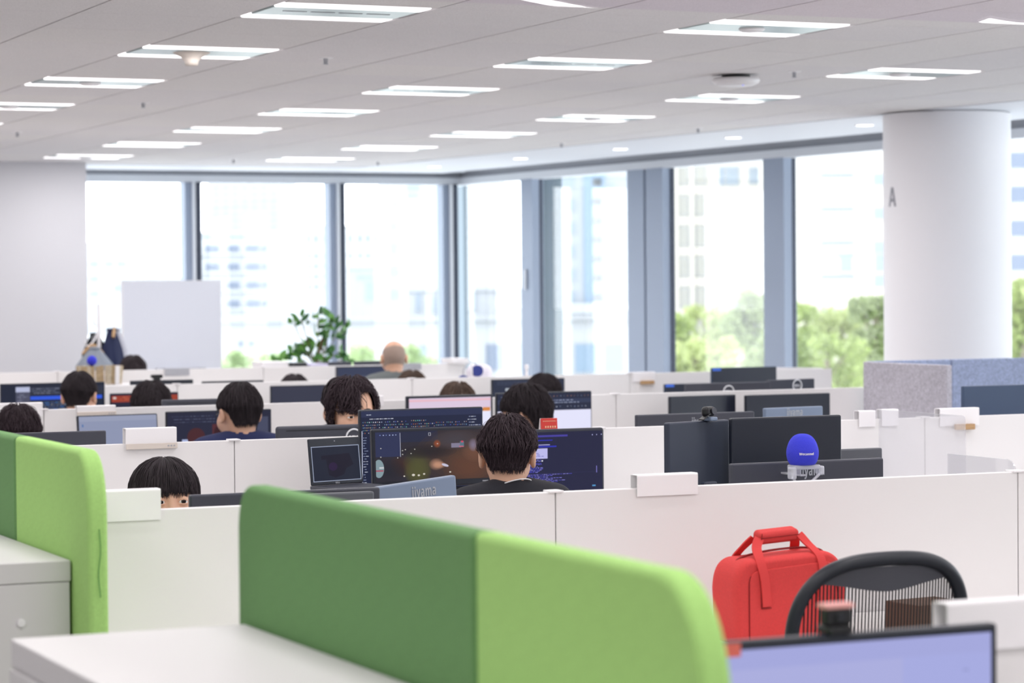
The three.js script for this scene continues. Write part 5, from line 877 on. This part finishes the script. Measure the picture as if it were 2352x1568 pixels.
  building('pale blue glazed tower left of the broad grey pier', [156.3, -324.5], -6.5, 6.8, 24, 15, wallM[2], [...grid([-2.6], 16.3, 3.19, 6, 2, 1.5, 0), ...grid([3.45], 15.5, 3.19, 6, 0.7, 1.2, 0), [1.1, 9.6, 3.1, 21, 2], ...grid([1.47], 16.17, 2.65, 7, 1.3, 1.1, 3)], (t) => part(t, 'base_band', box(13.4, 1.4, 1.0), wallM[3], [0.15, -1.2 - GY, 0.5]));
  building('cream block with a regular grid of deep windows right of the broad grey pier', [128.6, -238.3], -6.4, 6.7, 20, 15, wallM[1], [...grid([-3.93, -2.45, -0.64], 13.2, 3.165, 6, 1.0, 1.85, 4), ...grid([1.57], 13.1, 3.165, 6, 0.3, 1.8, 2), ...grid([2.66], 13.1, 3.165, 6, 1.3, 1.8, 0), ...grid([4.96], 13.1, 3.165, 6, 1.0, 1.6, 0)], (t) => { for (const x of [-3.2, -1.55, 0.5]) part(t, 'pilaster', box(0.42, 26, 0.25), wallM[1], [x, 4 - GY, 0.13]); for (let j = 0; j < 6; j++) part(t, 'spandrel', box(4.8, 0.7, 0.2), wallM[1], [-2.2, 11.65 - j * 3.165 - GY, 0.1]); });
  building('white block with thin dark ledges left of the round column', [129.9, -215.8], -5.4, 5.7, 20, 15, wallM[1], [...grid([0.68], 12.23, 3.243, 5, 3.14, 0.2, 1), ...grid([0.66], 11.1, 3.243, 5, 3.14, 0.12, 0), ...grid([4.68], 11.8, 3.243, 5, 0.9, 1.0, 0), [1.5, 3.8, 1.0, 1.5, 0], [4.74, 3.8, 0.8, 1.5, 0]]);
  building('white block with dark window bands right of the round column', [144.2, -203.9], -4.8, 5.1, 20, 15, wallM[1], grid([-0.66, 1.8], 13.27, 3.2, 4, 1.9, 1.45, 1));
  // street trees
  const leaf = (() => { const g = new THREE.BufferGeometry(); g.setAttribute('position', new THREE.Float32BufferAttribute([0, -0.16, 0, 0.11, 0, 0.03, 0, 0.18, 0, -0.11, 0, 0.03], 3)); g.setIndex([0, 1, 2, 0, 2, 3]); g.computeVertexNormals(); return g; })();
  const lm = ['#9aaa66', '#adb87c', '#8e9c6a'].map((c) => phys(c, 0.8, { transmission: 0.35, thickness: 0 })), lm2 = phys('#b0c492', 0.8, { transmission: 0.35, thickness: 0 }), bark = std('#7d7468', 0.95);
  const trees = [[93.3, -0.2, -177.4, 3.7, 0, 'left of the first narrow mullion, lowest crown'], [98.1, 0.5, -180.7, 4.5, 0, 'in the middle of the window right of the broad pier'], [98.3, 1.4, -175.2, 3.7, 0, 'close to the slim dark mullion, tallest there'], [99.6, 0.6, -169.1, 4.2, 0, 'just right of the slim dark mullion'], [104.7, 0.1, -172.3, 4.0, 0, 'half way to the round column'], [101.7, 0.9, -162.7, 3.5, 0, 'beside the left edge of the round column'], [108.7, 2.3, -154.2, 3.7, 0, 'right of the round column'], [108.2, 2.0, -148.9, 3.9, 0, 'hidden at the right edge'], [74.4, -3.6, -229.5, 3.2, 1, 'right beside the whiteboard'], [75.2, -4.1, -223.7, 2.8, 1, 'between whiteboard and potted plant'], [92.4, -3.5, -243.4, 4.8, 1, 'left of the bald man'], [98.6, -3.8, -246.1, 4.0, 1, 'right of the bald man'], [90.6, -1.43, -151.0, 4.4, 0, 'in front, low, right of the slim mullion'], [87.4, -1.8, -163.6, 4.3, 0, 'in front, low, right of the broad pier'], [95.1, -1.2, -165.6, 3.8, 0, 'behind the slim dark mullion']];
  trees.forEach(([x, top, z, w, kind, where], i) => {
    const t = thing('street_tree', (kind ? 'pale green' : 'yellow-green') + ' street tree outside, ' + where, 'tree', [x, GY, z], 0, 'street trees outside'), h = top - GY;
    part(t, 'trunk', tube([[0, 0, 0], [0.1, h * 0.3, 0], [-0.1, h * 0.6, 0.1], [0, h * 0.85, 0]], 0.16, 16, 8), bark);
    const br = [], gs = []; const lobes = []; for (let k = 0; k < 15; k++) { const a = rr(0, 6.3), r = rr(0, w * 0.55); lobes.push([Math.cos(a) * r, h - w * rr(0.2, 1.5), Math.sin(a) * r, w * rr(0.2, 0.36)]); } lobes.push([0, h - w * 0.24, 0, w * 0.24]);
    for (const [lx, ly, lz, lr] of lobes) { br.push(tube([[0, h * 0.5, 0], [lx * 0.4, lerp(h * 0.55, ly, 0.6), lz * 0.4], [lx, ly, lz]], 0.05, 8, 5)); const n = 150; for (let q = 0; q < n; q++) { const u = rr(-1, 1), a = rr(0, 6.283), rad = lr * Math.pow(rnd(), 0.4), c = Math.sqrt(1 - u * u); const g = leaf.clone(); const sc = rr(0.9, 1.7); g.scale(sc, sc, sc); gs.push(at(g, lx + rad * c * Math.cos(a), ly + rad * u * 0.8, lz + rad * c * Math.sin(a), rr(-1.5, 1.5), rr(0, 6.3), rr(-1, 1))); } }
    part(t, 'branches', merge(br), bark);
    part(t, 'foliage', merge(gs), kind ? lm2 : lm[i % 3]).userData.kind = 'stuff';
  });
}
renderer.render(scene, camera);
